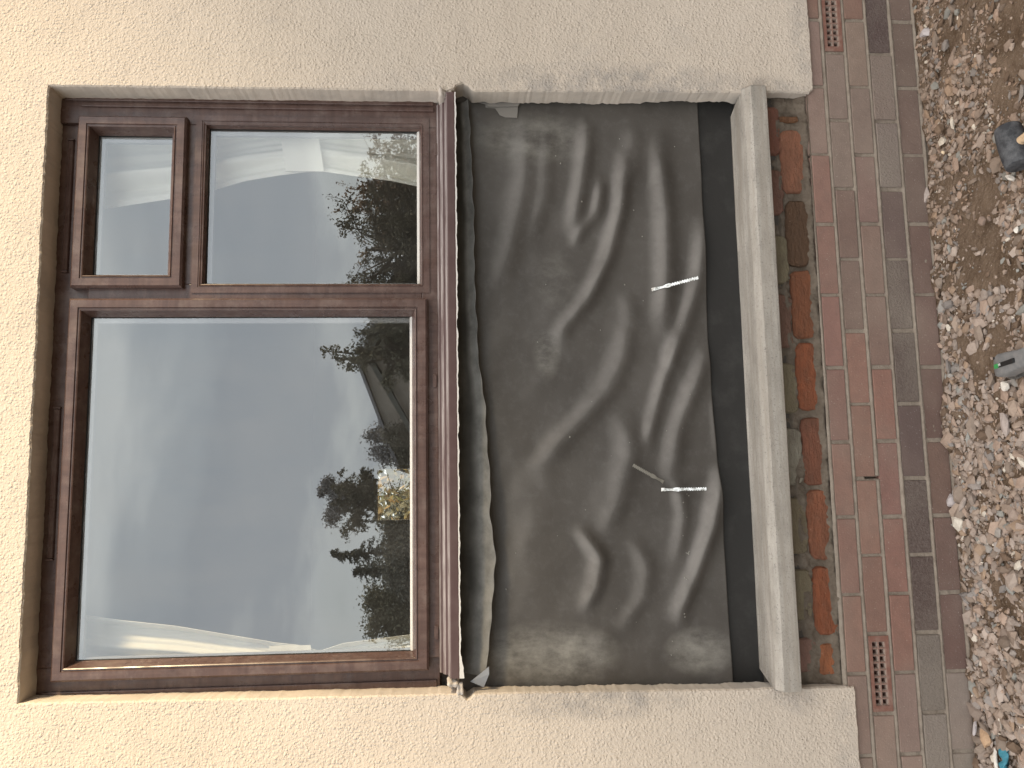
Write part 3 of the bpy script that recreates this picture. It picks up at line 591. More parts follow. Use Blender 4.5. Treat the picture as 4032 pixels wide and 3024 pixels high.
# ------------------------------------------------------------------ curtains
def curtain(name, label, side, edge, xj, xtie, ztie, seed):
    zs = np.linspace(2.80, 1.30, 150); ns = 150; v = []; r = random.Random(seed); ph = [r.uniform(0, 6.28) for _ in range(4)]
    ez = [p_[1] for p_ in edge][::-1]; ex = [p_[0] for p_ in edge][::-1]
    for z in zs:
        xe = float(np.interp(z, ez, ex)); near = math.exp(-((z-ztie)/.16)**2)
        xj_ = xj
        for i in range(ns):
            s_ = i/(ns-1); x = xj_+(xe-xj_)*s_
            amp = .015*(1-near)+.005; lean = (z-ztie)
            y = .215+amp*math.sin(2*math.pi*(3.1*s_+.35*s_*s_)+ph[0]+.5*lean)+.008*(1-near)*math.sin(2*math.pi*6*s_+ph[1]+2.2*lean)+.002*math.sin(2*math.pi*13*s_+ph[2]+6*lean*near)-.010*near
            v.append((x, y, z))
    V = np.array(v).reshape(len(zs), ns, 3)
    o = gridmesh(name, V[..., 0], V[..., 1], V[..., 2], M_CURT, None); m_ = o.modifiers.new('t', 'SOLIDIFY'); m_.thickness = .002
    tag(o, label, 'curtain', 'tied back curtains in the window')
    # tieback band
    xe = float(np.interp(ztie, ez, ex)); lo, hi = (xj, xe) if xj < xe else (xe, xj); n = 30; vv = []; ff = []
    for i in range(n+1):
        t = i/n; x = lo+(hi-lo)*t; z = ztie+(.010 if side > 0 else -.012)*(t-.5)*4*side; hgt = .062; bulge = .012*math.sin(math.pi*t)
        yy = .188-bulge
        vv += [(x, yy, z+hgt), (x, yy, z-hgt), (x, yy+.006, z-hgt), (x, yy+.006, z+hgt)]
    for i in range(n):
        for k in range(4): ff.append((i*4+k, i*4+(k+1) % 4, i*4+4+(k+1) % 4, i*4+4+k))
    ff += [(0, 1, 2, 3), tuple(n*4+k for k in range(4))]
    fix(mesh('tieback', vv, ff, M_CURT, o, smooth=False))
    return o
def cpts(l, y=.20): return sorted([(P(u, v, y)[0], P(u, v, y)[2]) for u, v in l], key=lambda q: -q[1])
eL = cpts([(180, 2395), (493, 2440), (700, 2462), (1000, 2514), (1090, 2530), (1180, 2540), (1257, 2563), (1352, 2532), (1619, 2498), (1750, 2478)])
curtain('curtain', 'cream curtain tied back at the left side of the large pane', -1, eL, -.66, 0, P(1175, 2550, .2)[2], 3)
eR = cpts([(180, 870), (395, 822), (700, 776), (825, 750), (960, 712), (1091, 690), (1200, 676), (1262, 672), (1407, 694), (1540, 712), (1645, 734), (1750, 750)])
curtain('curtain', 'white curtain tied back behind the two small right panes', 1, eR, 1.33, 0, P(1180, 600, .2)[2], 4)

# ------------------------------------------------------------------ loose membrane
def seg_d(X, Z, pts, w0):
    best = np.full(X.shape, 1e9); side = np.zeros(X.shape)
    for (x0, z0), (x1, z1) in zip(pts[:-1], pts[1:]):
        dx, dz = x1-x0, z1-z0; l2 = dx*dx+dz*dz; t = np.clip(((X-x0)*dx+(Z-z0)*dz)/l2, 0, 1)
        d = np.hypot(X-(x0+t*dx), Z-(z0+t*dz)); best = np.minimum(best, d)
    xa, za = pts[0]; xb, zb = pts[-1]; dx, dz = xb-xa, zb-za; l2 = dx*dx+dz*dz; tt = ((X-xa)*dx+(Z-za)*dz)/l2
    fade = np.clip(np.minimum(tt+.12, 1.12-tt)*4, 0, 1)
    return best, fade
r5 = lambda l: [(1700+x/1.3827, 200+y/1.3827) for x, y in l]; r6 = lambda l: [(1700+x/1.106, 1400+y/1.106) for x, y in l]
RG = [(r5([(500, 420), (475, 760), (400, 1100), (350, 1250)]), .022, .007), (r5([(610, 420), (590, 800), (520, 1050)]), .018, .005), (r5([(830, 420), (795, 720), (750, 960)]), .017, .009),
      (r5([(910, 720), (880, 890), (765, 1030)]), .013, .008), (r5([(1030, 640), (1005, 880), (935, 1140), (835, 1350), (690, 1520)]), .017, .013), (r5([(1215, 540), (1250, 900), (1255, 1200), (1240, 1500)]), .021, .011),
      (r5([(1465, 960), (1430, 1260), (1350, 1500), (1290, 1680)]), .019, .011), (r5([(1080, 430), (1060, 700)]), .02, .004), (r5([(1050, 1330), (1060, 1500), (1000, 1659)]), .02, .005),
      (r6([(840, -40), (740, 160), (640, 270), (540, 370), (450, 480)]), .026, .012), (r6([(1050, -60), (985, 150), (925, 370)]), .014, .009), (r6([(1180, 0), (1100, 200), (1050, 330), (1020, 500)]), .020, .011),
      (r6([(820, 280), (845, 430), (800, 620), (740, 740)]), .024, .008), (r6([(640, 770), (720, 880), (700, 1000), (660, 1090)]), .016, .011), (r6([(880, 820), (925, 930), (900, 1060), (820, 1170)]), .018, .006),
      (r6([(1245, 520), (1200, 750), (1140, 920), (1060, 1110)]), .017, .015), (r6([(1060, 560), (1085, 700), (1055, 860)]), .014, .006), (r6([(1240, 180), (1255, 420)]), .015, .005),
      (r6([(300, 300), (400, 700), (380, 1100)]), .04, .005), (r6([(700, 1210), (900, 1180), (1100, 1150)]), .03, .004)]
nx_, nz_ = 560, 260
xs = np.linspace(-.615, 1.275, nx_); X = np.tile(xs, (nz_, 1)); T = np.linspace(0, 1, nz_)[:, None]
zbot = np.interp(xs, [-.60, -.57, -.24, .08, .40, .93, 1.12, 1.30], [.700, .7005, .707, .712, .718, .727, .726, .730])
bot = []
for u, v in ((2749, 439), (2763, 706), (2792, 1400), (2821, 1762), (2857, 2214), (2884, 2648)): q = P(u, v, .095); bot.append((q[0], q[2]))
bot.sort(); zbot = np.interp(xs, [b[0] for b in bot], [b[1] for b in bot])
Z = 1.545+(zbot-1.545)*T
Y = np.full(X.shape, .097)
for pts, wd, am in RG:
    p2 = [(P(u, v, .095)[0], P(u, v, .095)[2]) for u, v in pts]
    d, fade = seg_d(X, Z, p2, wd); # asymmetric fold: crest lies just below the bright slope
    zc = np.interp(X, sorted([q[0] for q in p2]), [q[1] for q in sorted(p2)]); sd = (Z-zc)
    am *= 2.05; wd *= 1.6
    Y -= am*fade*np.exp(-((sd+wd*.45)/wd)**2)*np.where(d < wd*4, 1, 0)
Y += .012*(vnoise(X*1.0, Z*1.7+X*.6, 3.0, 55)-.5)+.005*(vnoise(X*.8, Z*2+X, 8, 56)-.5)+.006*(vnoise(X, Z, 3.2, 51)-.5)+.004*(vnoise(X, Z, 9, 52)-.5)+.0012*(vnoise(X, Z, 30, 53)-.5)
k = np.ones(9)/9
for _ in range(2): Y = np.apply_along_axis(lambda a: np.convolve(np.pad(a, 4, 'edge'), k, 'valid'), 1, Y)
k = np.ones(5)/5; Y = np.apply_along_axis(lambda a: np.convolve(np.pad(a, 2, 'edge'), k, 'valid'), 0, Y)
Y = np.minimum(Y, .104)
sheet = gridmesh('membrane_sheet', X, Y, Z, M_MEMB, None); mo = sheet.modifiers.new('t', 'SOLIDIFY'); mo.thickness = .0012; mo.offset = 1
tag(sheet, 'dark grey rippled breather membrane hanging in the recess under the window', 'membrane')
def sheetY(x, z):
    i = int(np.clip(round((x+.615)/1.89*(nx_-1)), 0, nx_-1)); zb = zbot[i]; j = int(np.clip(round((1.545-z)/(1.545-zb)*(nz_-1)), 0, nz_-1)); return float(Y[j, i])
# flecks of mortar stuck on the sheet
fk = MB(); r = random.Random(3)
fleck = [(2700+r.uniform(-14, 14), 1960+r.choice((0, 60, 150, 210, 330, 470))+r.uniform(-22, 22)) for i in range(16)]+[(r.uniform(1960, 2760), r.uniform(480, 2600)) for _ in range(34)]
for u, v in fleck:
    q = P(u, v, .09); s_ = r.uniform(.0012, .0034) if v < 2600 else .002; y = sheetY(q[0], q[2])-.0012
    pts = [(q[0]+s_*r.uniform(.5, 1.4)*math.cos(a), y, q[2]+s_*r.uniform(.4, 1.2)*math.sin(a)) for a in (0, 1.2, 2.4, 3.7, 5)]
    fk.add(pts+[(q[0], y-s_*.7, q[2])], [(i, (i+1) % 5, 5) for i in range(5)])
fk.build('mortar_fleck', M_OMORT2, sheet)['kind'] = 'stuff'

ed = [(1841, 375), (1851, 469), (1853, 541), (1867, 800), (1873, 1104), (1886, 1400), (1912, 1580), (1917, 1690), (1933, 1906), (1933, 2033), (1946, 2132), (1953, 2205), (1949, 2304), (1940, 2400), (1932, 2485), (1922, 2580), (1917, 2666)]
ep = sorted([(P(u, v, .035)[0], P(u, v, .035)[2]) for u, v in ed]); nx_f = 360
xs = np.linspace(ep[0][0], ep[-1][0], nx_f); ze = np.interp(xs, [a for a, _ in ep], [b for _, b in ep])+.0015*np.sin(xs*70)+.003*(vnoise(xs, xs*0, 16, 61)-.5)
T = np.linspace(0, 1, 40)[:, None]; X = np.tile(xs, (40, 1)); Z = 1.538+(ze-1.538)*T
lf = np.clip((.35-X)/.9, 0, 1)
Yf = .090-(.030+.022*lf)*T**(4.5-2.0*lf)+-.004*lf*T+lf*(.010*(vnoise(X, Z, 11, 62)-.5)+.005*(vnoise(X, Z, 28, 63)-.5))*T+.004*(vnoise(X, Z, 7, 64)-.5)*T
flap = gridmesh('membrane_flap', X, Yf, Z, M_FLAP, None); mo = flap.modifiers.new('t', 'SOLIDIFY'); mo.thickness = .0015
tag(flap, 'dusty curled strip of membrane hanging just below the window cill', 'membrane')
# folded tip at its left end
a, b, c, d = P(1852, 2684, .03), P(1925, 2625, .022), P(1926, 2655, .02), P(1905, 2706, .03)
v = [a, b, c, d]; v2 = [q+np.array([0, .002, 0]) for q in v]
M_TIP = Mat('clean fold of membrane', (.25, .26, .28), .5).m
fix(mesh('folded_corner', v+v2, [(0, 1, 2, 3), (4, 7, 6, 5), (0, 4, 5, 1), (1, 5, 6, 2), (2, 6, 7, 3), (3, 7, 4, 0)], M_TIP, flap))

# ------------------------------------------------------------------ wall ties
def tie(head, tip, mat, label, out0, out1, nt_=11, flip=False):
    h_, t_ = P(*head, .085), P(*tip, .07)
    h_[1] = sheetY(h_[0], h_[2])-out0; t_[1] = sheetY(t_[0], t_[2])-out1
    ax = Vector(t_-h_); Ln = ax.length; ax.normalize(); side = ax.cross(Vector((0, -1, 0))).normalized(); nn = ax.cross(side)
    up, dn = [], []
    prof = [(0, .0055), (.085, .0055), (.10, .0046), (.12, .0046), (.17, .0040), (.23, .0034), (.27, .0042), (.31, .0055), (.36, .0062), (.40, .0062)]
    for a_, w_ in prof: up.append((a_*Ln, w_)); dn.append((a_*Ln, -w_))
    for i in range(nt_):
        a_ = .41+.58*i/nt_; st = .58/nt_
        up += [(a_*Ln, .0024), ((a_+st*.42)*Ln, .0054), ((a_+st*.52)*Ln, .0054)]; dn += [((a_+st*.02)*Ln, -.0054), ((a_+st*.50)*Ln, -.0024), ((a_+st*.90)*Ln, -.0060)]
    up.append((Ln, .004)); dn.append((Ln, -.004))
    n = len(up); v = []; th = .0013
    tw = lambda a_: 0.5*math.sin(min(a_/Ln, .28)/.28*math.pi) if a_ < .28*Ln else 0
    for dy in (0, th):
        for lst in (up, dn):
            for a_, b_ in lst:
                q = tw(a_); v.append(Vector(h_)+ax*a_+side*(b_*math.cos(q))+nn*(b_*math.sin(q)+dy))
    f = []
    for i in range(n-1):
        f += [(i, i+1, n+i+1, n+i), (2*n+i, 3*n+i, 3*n+i+1, 2*n+i+1), (i, 2*n+i, 2*n+i+1, i+1), (n+i, n+i+1, 3*n+i+1, 3*n+i)]
    f += [(0, n, 3*n, 2*n), (n-1, 2*n+n-1, 3*n+n-1, n+n-1)]
    o = fix(mesh('wall_tie', v, f, mat)); tag(o, label, 'wall tie', 'serrated wall ties sticking out of the membrane')
    # rivet on the head
    bm = bmesh.new(); bmesh.ops.create_cone(bm, cap_ends=True, segments=14, radius1=.0038, radius2=.0030, depth=.002, matrix=Matrix.Translation(Vector(h_)+ax*(.05*Ln)-nn*.0012) @ nn.to_track_quat('Z', 'Y').to_matrix().to_4x4())
    me = bpy.data.meshes.new('rivet'); bm.to_mesh(me); bm.free(); me.materials.append(mat); q = bpy.data.objects.new('rivet', me); COL.objects.link(q); q.parent = o
tie((2568, 1139), (2737, 1104), M_TIE, 'bright serrated metal tie on its own, nearest the right reveal', .006, .052)
tie((2605, 1928), (2773, 1925), M_TIE, 'bright serrated metal tie hanging straight down beside the dim one', .006, .050)
tie((2614, 1898), (2487, 1832), M_TIE2, 'slanting serrated tie darkened as a dim reflection, above the bright straight one', .006, .030, 11)

# ------------------------------------------------------------------ mallet
def lathe(c, ax, prof, seg_=32):
    ax = Vector(ax).normalized(); q = ax.to_track_quat('Z', 'Y'); v = []; f = []
    for a_, r in prof:
        for k in range(seg_):
            t = 2*math.pi*k/seg_; v.append(Vector(c)+q @ Vector((r*math.cos(t), r*math.sin(t), a_)))
    for i in range(len(prof)-1):
        for k in range(seg_): f.append((i*seg_+k, i*seg_+(k+1) % seg_, (i+1)*seg_+(k+1) % seg_, (i+1)*seg_+k))
    f += [tuple(range(seg_))[::-1], tuple(range((len(prof)-1)*seg_, len(prof)*seg_))]; return v, f
mc = G(3990, 578, .045); mc[2] = .045
mal = tag(empty('mallet', (0, 0, 0)), 'black rubber mallet with pale wooden handle lying on the gravel', 'mallet')
axm = (.97, .22, .03)
v, f = lathe(mc, axm, [(-.060, .030), (-.0585, .0325), (-.056, .0335), (-.03, .0358), (0, .0366), (.03, .0358), (.056, .0335), (.0585, .0325), (.060, .030)], 48)
o = fix(mesh('mallet_head', v, f, M_RUB, mal, smooth=True)); bevel(o, .001)
ha = (.06, -1, .05)
v, f = lathe(mc, ha, [(-.046, .009), (-.044, .013), (-.030, .0145), (.0, .013), (.05, .0125), (.16, .015), (.27, .0145), (.295, .011)], 24)
fix(mesh('handle', v, f, M_WOOD, mal, smooth=True))

# ------------------------------------------------------------------ power tool, cut by the edge of the frame
tl = tag(empty('power_tool'), 'dusty grey power tool with green label half out of frame on the gravel', 'power tool')
o0 = G(3956, 1450, .028); A = G(4100, 1405, .030)-G(3960, 1447, .030); A[2] = .10*np.linalg.norm(A); A = Vector(A).normalized(); B_ = Vector((0, 0, 1)).cross(A).normalized(); C_ = A.cross(B_)
def L3(a, b, c): return Vector(o0)+(A*a+B_*b+C_*c)*.86
secs = [(-.006, .018, .000, .024, .0), (.004, .028, -.004, .036, .0), (.030, .034, -.006, .048, .0), (.055, .037, -.008, .056, .0), (.10, .034, -.006, .054, 0), (.16, .029, -.002, .050, 0), (.24, .030, -.004, .050, 0), (.26, .022, .004, .042, 0)]
v = []; f = []; ns = 20
for a_, hw, lo, hi, _ in secs:
    for k in range(ns):
        t = 2*math.pi*k/ns; cx, sx = math.cos(t), math.sin(t); e_ = .38
        v.append(L3(a_, hw*math.copysign(abs(cx)**e_, cx), (lo+hi)/2+(hi-lo)/2*math.copysign(abs(sx)**e_, sx)))
for i in range(len(secs)-1):
    for k in range(ns): f.append((i*ns+k, i*ns+(k+1) % ns, (i+1)*ns+(k+1) % ns, (i+1)*ns+k))
f += [tuple(range(ns)), tuple(range((len(secs)-1)*ns, len(secs)*ns))]
tb = fix(mesh('tool_body', v, f, M_TOOL, tl, smooth=True))
def plate(name, pts, c0, c1, mat, par):
    n = len(pts); v = [L3(a, b, c0) for a, b in pts]+[L3(a, b, c1) for a, b in pts]
    o = fix(mesh(name, v, [tuple(range(n)), tuple(range(n, 2*n))]+[(i, (i+1) % n, n+(i+1) % n, n+i) for i in range(n)], mat, par)); bevel(o, .0012, 2); return o
plate('base_plate', [(-.026, .036), (-.020, -.030), (.02, -.040), (.10, -.036), (.12, .030), (.03, .040)], -.024, -.016, M_TOOLD, tl)
plate('nose_guard', [(-.018, .030), (-.014, -.020), (.008, -.008), (.012, .022), (-.004, .034)], -.016, .016, M_TOOLD, tl)
plate('label_patch', [(.045, .004), (.045, -.010), (.067, -.010), (.067, .004)], .0500, .0585, M_GREEN, tb)
plate('label_strip', [(.0673, .004), (.0673, -.010), (.15, -.010), (.15, .004)], .0500, .0575, M_BLACK, tb)
cu = bpy.data.curves.new('lettering', 'FONT'); cu.body = 'm'; cu.size = .014; cu.extrude = .0004
tmp = bpy.data.objects.new('tmp', cu); COL.objects.link(tmp); dg = bpy.context.evaluated_depsgraph_get(); me = bpy.data.meshes.new_from_object(tmp.evaluated_get(dg)); bpy.data.objects.remove(tmp)
me.materials.append(M_WHITE); lt = bpy.data.objects.new('lettering', me); COL.objects.link(lt); lt.parent = tb
q = L3(.069, -.006, .0578); lt.matrix_world = Matrix(((A.x, B_.x, C_.x, q.x), (A.y, B_.y, C_.y, q.y), (A.z, B_.z, C_.z, q.z), (0, 0, 0, 1)))
for a_, b_ in ((.036, .026), (.092, .022)):
    v, f = lathe(L3(a_, b_, .049), C_, [(0, .0035), (.002, .0035), (.0025, .002)], 12); fix(mesh('screw', v, f, M_BLACK, tb))

# teal scrap and pale slivers near the left end
q = G(3962, 2985, .012)
v = []; f = []; n = 9
for i in range(n):
    for j in range(5):
        v.append((q[0]-.035+i*.0075, q[1]+.020-j*.010+.006*math.sin(i*1.3), .012+gh(q[0], q[1])+.012*math.sin(i*.9+j*1.4)+.004*j))
for i in range(n-1):
    for j in range(4): f.append((i*5+j, i*5+j+1, i*5+6+j, i*5+5+j))
o = mesh('plastic_scrap', v, f, M_TEAL, smooth=True); mo = o.modifiers.new('t', 'SOLIDIFY'); mo.thickness = .002
tag(o, 'crumpled teal plastic scrap in the gravel at the left end of the plinth', 'plastic scrap')
def slab(u, v_, lx, ly, lz, rot, mat, label, seed, zz_=.02):
    q = G(u, v_, zz_); bm = bmesh.new(); r = random.Random(seed*7)
    for _ in range(26):
        d = Vector((r.gauss(0, 1), r.gauss(0, 1), r.gauss(0, 1))).normalized()*r.uniform(.8, 1.0); bm.verts.new((d.x*lx*1.1, d.y*ly*1.1, d.z*lz*1.1))
    h_ = bmesh.ops.convex_hull(bm, input=list(bm.verts)); bmesh.ops.delete(bm, geom=list({x for x in h_['geom_interior'] if isinstance(x, bmesh.types.BMVert)}), context='VERTS')
    bmesh.ops.dissolve_limit(bm, angle_limit=.16, verts=bm.verts, edges=bm.edges)
    me = bpy.data.meshes.new('stone_chunk'); bm.to_mesh(me); bm.free(); me.materials.append(mat); o = bpy.data.objects.new('stone_chunk', me); COL.objects.link(o)
    o.location = q; o.rotation_euler = rot; tag(o, label, 'stone'); return o
def stm(name, c): 
    m = Mat(name, c, .9); m.color(m.mix(m.ramp(m.noise(50, 5, .7), [(.4, 0.0), (.75, .6)]), c, tuple(k*.6 for k in c))); m.bump(m.noise(120, 4), .003); return m.m
W1 = stm('white chip', (.72, .68, .62)); G1 = stm('lilac grey stone', (.46, .42, .42)); T1 = stm('tan stone', (.50, .34, .22)); P1 = stm('pink grey stone', (.40, .34, .31)); B1 = stm('brown stone', (.19, .13, .09))
slab(3920, 2990, .030, .009, .006, (0, .1, .1), W1, 'long white plaster sliver beside the teal scrap', 1)
slab(3838, 2868, .024, .0075, .006, (0, .3, .1), G1, 'narrow blue grey stone strip against the plinth end', 2)
slab(3882, 2908, .030, .018, .010, (.2, 0, .3), T1, 'smooth tan stone lying near the left end of the plinth', 3)
slab(3958, 1520, .018, .015, .010, (.2, .1, .8), W1, 'chunky white stone leaning by the power tool', 4)
slab(3955, 1663, .040, .014, .009, (.1, 0, .1), P1, 'long smooth pinkish stone lying left of the power tool', 5)
slab(3645, 130, .022, .020, .012, (.5, .2, .6), G1, 'large lilac grey stone by the top corner of the gravel', 6)
slab(3980, 640+60, .022, .008, .012, (.2, .2, .9), W1, 'white and brown flint beside the mallet head', 7, .012)
slab(3713, 600, .0075, .0065, .006, (.1, .1, .3), stm('cream cube', (.75, .60, .42)), 'tiny cream square chip on the gravel near the plinth', 8, .03)
slab(3650, 770, .032, .014, .016, (.2, .1, .1), P1, 'big dusty grey stone lying against the foot of the plinth', 9, .012)
slab(3700, 510, .022, .016, .016, (.2, .5, .4), B1, 'brown blocky stone under the right part of the plinth', 10, .02)
slab(4003, 905, .010, .008, .008, (.1, .1, .1), W1, 'bright white chip in the soil left of the mallet', 11, .02)
slab(3865, 870, .016, .014, .008, (.3, .1, .2), stm('dull brown flat stone', (.27, .20, .16)), 'flat brown triangular stone between plinth and mallet', 12, .02)
slab(3745, 1970, .024, .018, .014, (.3, .2, .5), G1, 'lilac grey pointed stone close to the middle of the plinth foot', 13, .02)

# ------------------------------------------------------------------ what the glass mirrors: garden behind the camera
def foliage(name, cen, rad, n, ls, mat, parent, seed, nclump=40, shell=.45, asp=1.0, gap=.0):
    g = np.random.default_rng(seed); cc = g.normal(size=(nclump, 3)); cc /= np.linalg.norm(cc, axis=1, keepdims=True); cc *= (shell+(1-shell)*g.random((nclump, 1)))*.8
    k = g.integers(0, nclump, n); p = cc[k]+g.normal(size=(n, 3))*np.array([.17, .17, .15])*g.uniform(.5, 1.2, (nclump, 1))[k]
    p = p*np.array(rad)+np.array(cen); a = g.normal(size=(n, 3)); a /= np.linalg.norm(a, axis=1, keepdims=True); b = np.cross(a, g.normal(size=(n, 3))); b /= np.linalg.norm(b, axis=1, keepdims=True)
    s = ls*g.uniform(.5, 1.3, (n, 1)); v = np.stack([p-a*s, p-b*s*.55*asp, p+a*s, p+b*s*.55*asp], 1).reshape(-1, 3)
    return mesh(name, v, np.arange(4*n).reshape(-1, 4), mat, parent)
def branchy(name, mat, parent, tmb, c0, rad, nb, nt, nl, ls, seed, base_z, tw=.17):
    g = np.random.default_rng(seed); vv = []; R3 = np.array(rad)
    for i in range(nb):
        d = g.normal(size=3); d /= np.linalg.norm(d); tip = np.array([0, 0, c0])+d*R3*g.uniform(.55, 1.02); st = np.array([0, 0, base_z+(c0-base_z)*g.uniform(.1, 1.0)])
        mid = (st+tip)/2+g.normal(size=3)*R3*.10+np.array([0, 0, .12*R3[2]]); limb(tmb, [st, mid, tip], .030, .006, 4)
        for k in range(nt):
            t = g.uniform(.35, 1.05); p = (1-t)**2*st+2*t*(1-t)*mid+t*t*tip; e = g.normal(size=3); e /= np.linalg.norm(e); e[2] -= .25; L_ = tw*g.uniform(.5, 1.6)*R3[0]; q = p+e*L_
            if k % 2 == 0: limb(tmb, [p, (p+q)/2+g.normal(size=3)*.02, q], .008, .003, 3)
            n = int(nl*g.uniform(.4, 1.5)); tt = g.uniform(.1, 1.1, (n, 1)); c = p+(q-p)*tt+g.normal(size=(n, 3))*L_*.13
            a = g.normal(size=(n, 3)); a /= np.linalg.norm(a, axis=1, keepdims=True); b = np.cross(a, g.normal(size=(n, 3))); b /= np.linalg.norm(b, axis=1, keepdims=True); s = ls*g.uniform(.5, 1.25, (n, 1))
            vv.append(np.stack([c-a*s, c-b*s*.5, c+a*s, c+b*s*.5], 1).reshape(-1, 3))
    V = np.concatenate(vv); return mesh(name, V, np.arange(len(V)).reshape(-1, 4), mat, parent)
def limb(mb, pts, r0, r1, seg_=7):
    n = len(pts); v = []; f = []
    for i, p_ in enumerate(pts):
        r = r0+(r1-r0)*i/(n-1); d = (Vector(pts[min(i+1, n-1)])-Vector(pts[max(i-1, 0)])).normalized(); q = d.to_track_quat('Z', 'Y')
        v += [Vector(p_)+q @ Vector((r*math.cos(2*math.pi*k/seg_), r*math.sin(2*math.pi*k/seg_), 0)) for k in range(seg_)]
    for i in range(n-1):
        for k in range(seg_): f.append((i*seg_+k, i*seg_+(k+1) % seg_, (i+1)*seg_+(k+1) % seg_, (i+1)*seg_+k))
    mb.add(v, f)
def at(v, u, D):                      # a spot D metres beyond the glass, mirrored to the garden side
    tx, tz = (1931-v)/3300, (1787-u)/3300; return (tx*D, -(D-2.6), 1.545+tz*D)
LF = dict(near=leafmat('autumn sycamore leaf', (.115, .11, .085), (.19, .175, .125)), mid=leafmat('mid leaf', (.14, .145, .11), (.23, .225, .165)), dark=leafmat('pine leaf', (.12, .12, .10), (.19, .185, .145)),  # leaf colours of the mirrored trees lightened to paint in haze
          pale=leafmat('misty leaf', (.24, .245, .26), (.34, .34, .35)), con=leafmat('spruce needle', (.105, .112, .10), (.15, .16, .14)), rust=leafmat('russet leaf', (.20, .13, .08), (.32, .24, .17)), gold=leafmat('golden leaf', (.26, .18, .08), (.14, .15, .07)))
def tree(label, v, u, D, rx, rz, n, ls, mat, seed, nclump=45, lobes=None, group='trees mirrored in the window', shell=.45):
    c = at(v, u, D); t = tag(empty('tree', (c[0], c[1], 0)), label, 'tree', group); off = np.array([c[0], c[1], 0])
    tm = MB(); zc = c[2]; limb(tm, [(0, 0, -.05), (.05, 0, zc*.45), (-.03, .04, zc*.8), (0, 0, zc+rz*.4)], .035*zc+.05, .03)
    g = random.Random(seed)
    for i in range(9):
        a = g.random()*6.28; h = zc*.6+g.random()*rz*.7; limb(tm, [(0, 0, h), (rx*.35*math.cos(a), rx*.35*math.sin(a), h+rz*.2), (rx*.8*math.cos(a), rx*.8*math.sin(a), h+rz*.35*g.random()+.1)], .045, .01, 5)
    if nclump < 0: f_ = branchy('crown', mat, t, tm, zc, (rx, rx*.7, rz), -nclump, 16, n, ls, seed, max(.6, zc-rz*.9), shell)
    else: f_ = foliage('crown', (0, 0, zc), (rx, rx*.7, rz), n, ls, mat, t, seed, nclump, shell)
    tm.build('trunk', M_BARK, t); return t
tree('sparse autumn sycamore with open twiggy crown nearest the glass', 960, 1560, 17, 2.5, 1.55, 22, .036, LF['near'], 21, -84, shell=.12)
tree('russet young tree leaning over the slate roof in the reflection', 1375, 1500, 16, .80, 1.2, 20, .036, LF['mid'], 22, -26, shell=.2)
tree('pale rust coloured tree furthest to the right in the reflection', 720, 1590, 30, 3.5, 2.2, 22, .075, LF['rust'], 23, -46, shell=.12)
tree('misty distant round tree beside the far roof', 1735, 1540, 70, 2.2, 2.6, 8000, .13, LF['pale'], 24, 40)
tree('dark round bush tree in front of the misty one', 1745, 1620, 45, 1.5, 1.8, 9000, .08, LF['dark'], 25, 40)
tree('tall broad pine with lobed dark crown at the middle of the reflection', 1975, 1425, 40, 1.75, 1.8, 34, .06, LF['dark'], 26, -44, shell=.15)
tree('greyer lobed pine standing just behind the tall broad one', 1955, 1330, 60, 1.8, 1.7, 8000, .10, LF['pale'], 27, 16, shell=.6)
tree('thick dark thicket tree below the lobed pine', 2080, 1610, 36, 2.1, 1.5, 15000, .075, LF['dark'], 28, 70)
tree('rounded dark shrub tree furthest left in the reflection', 2390, 1570, 34, 1.45, 1.75, 16000, .062, LF['mid'], 29, 70)
tree('low dark hedge tree under the spruces', 2250, 1640, 30, 1.5, 1.2, 13000, .065, LF['con'], 30, 70)
def spruce(label, v, utop, D, w_, seed):
    top = at(v, utop, D); H = top[2]; t = tag(empty('spruce', (top[0], top[1], 0)), label, 'tree', 'spruces mirrored in the window'); g = np.random.default_rng(seed)
    tm = MB(); limb(tm, [(0, 0, -.05), (0, 0, H*.5), (0, 0, H)], .16, .015); tm.build('trunk', M_BARK, t); vv = []
    for i in range(150):
        z = H*(.12+.88*(i/150)); a = g.random()*6.28; ln = w_*(1-z/H)**.75*g.uniform(.7, 1.15)+.12
        for j in range(26):
            q = (j+.5)/26; px_ = ln*q; pz = z-.30*ln*q*q+.12*ln*q+g.normal(0, .03); sp_ = .07+.16*(1-q); b = a+g.normal(0, .18*(1-q)+.05)
            p_ = np.array([px_*math.cos(b), px_*math.sin(b), pz]); d1 = g.normal(size=3)*.8; d1[2] -= .6; d1 /= np.linalg.norm(d1); d2 = np.cross(d1, g.normal(size=3)); d2 /= np.linalg.norm(d2)
            vv += [p_-d1*sp_*.2, p_-d2*.035, p_+d1*sp_, p_+d2*.035]
    mesh('crown', vv, np.arange(len(vv)).reshape(-1, 4), LF['con'], t)
spruce('tall spruce with drooping branches left of the lobed pine', 2165, 1315, 38, 2.0, 41)
spruce('shorter darker spruce beside the tall one', 2235, 1400, 33, 1.9, 42)

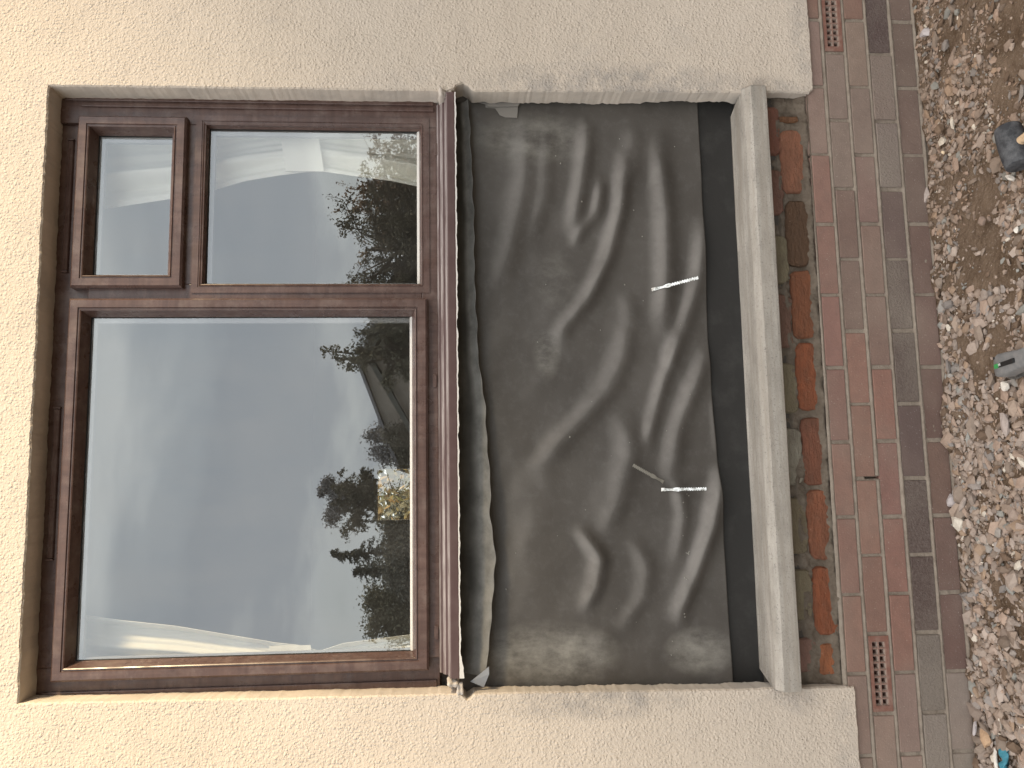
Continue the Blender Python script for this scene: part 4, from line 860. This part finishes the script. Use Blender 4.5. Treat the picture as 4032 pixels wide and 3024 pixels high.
def gable(name, label, x0, x1, y0, y1, h, ridge, mat, axis='y'):
    t = tag(empty(name, ((x0+x1)/2, (y0+y1)/2, 0)), label, 'house'); cx, cy = (x0+x1)/2, (y0+y1)/2; X0, X1, Y0, Y1 = x0-cx, x1-cx, y0-cy, y1-cy
    s = MB(); xm = 0
    s.add([(X0, Y0, -.05), (X1, Y0, -.05), (X1, Y1, -.05), (X0, Y1, -.05), (X0, Y0, h), (X1, Y0, h), (X1, Y1, h), (X0, Y1, h), (0, Y0, ridge), (0, Y1, ridge)], [(0, 1, 5, 8, 4), (3, 7, 9, 6, 2), (0, 4, 7, 3), (1, 2, 6, 5), (4, 8, 9, 7), (5, 6, 9, 8), (0, 3, 2, 1)]); s.build('wall', M_PEB, t)
    k = (ridge-h)/(X1); o_ = .35; s = MB()
    for sg in (-1, 1):
        s.add([(0, Y0-.3, ridge+.06), (sg*(X1+o_), Y0-.3, h-k*o_+.06), (sg*(X1+o_), Y1+.3, h-k*o_+.06), (0, Y1+.3, ridge+.06), (0, Y0-.3, ridge+.22), (sg*(X1+o_), Y0-.3, h-k*o_+.22), (sg*(X1+o_), Y1+.3, h-k*o_+.22), (0, Y1+.3, ridge+.22)], [(0, 1, 2, 3), (4, 7, 6, 5), (0, 4, 5, 1), (1, 5, 6, 2), (2, 6, 7, 3), (3, 7, 4, 0)])
    s.build('roof', mat, t); return t
# slate roofed bungalow and a paler one behind it, seen only as mirrored roof slopes
a = at(1396, 1442, 24); gable('bungalow', 'low bungalow with grey green slate roof mirrored low in the large pane', a[0]-4, a[0]+4, a[1]-9, a[1], a[2]-.2-4*.57, a[2]-.2, M_ROOF)
a = at(1430, 1412, 46); gable('bungalow', 'paler distant roof rising behind the grey green slate one', a[0]-5.5, a[0]+5.5, a[1]-9, a[1], a[2]-.2-5.5*.38, a[2]-.2, M_ROOF2)
blocker = gable('sun_blocker_house', 'added unseen house shape off to the right that shades the foot of the wall', 9.2, 17.2, -11.5, -2.2, 5.85, 7.5, M_ROOF)  # unseen block added out of view to keep sun off the lower wall
blocker['category'] = 'house'
# low hills
v = []; f = []; n = 90
for i in range(n+1):
    a = math.pi*(1.0+i/n); hgt = 9+5*math.sin(i*.21)+3*math.sin(i*.5+1)
    for rr, hh in ((250, 0), (300, hgt*.7), (350, hgt), (390, 0)): v.append((rr*math.cos(a), rr*math.sin(a), hh-.1))
for i in range(n):
    for k in range(3): f.append((i*4+k, i*4+k+1, i*4+5+k, i*4+4+k))
tag(mesh('hills', v, f, M_HILL, smooth=True), kind='structure')
# beyond the rear window
for k, (x, y, mt, lb) in enumerate(((.9, 13, 'gold', 'golden autumn tree seen through the rear window'), (-.6, 15, 'mid', 'green tree seen through the rear window beside the golden one'))):
    t = tag(empty('tree', (x, y, 0)), lb, 'tree', 'trees behind the house'); tm = MB(); limb(tm, [(0, 0, -.05), (.1, 0, 1.2), (0, 0, 3.0)], .12, .04); limb(tm, [(0, 0, 1.2), (-.7, 0, 2.0), (-1.5, 0, 2.4)], .05, .02); tm.build('trunk', M_BARK, t)
    foliage('crown', (0, 0, 2.2), (1.8, 1.2, 1.9), 3800, .09, LF[mt], t, 60+k, 60, .1)
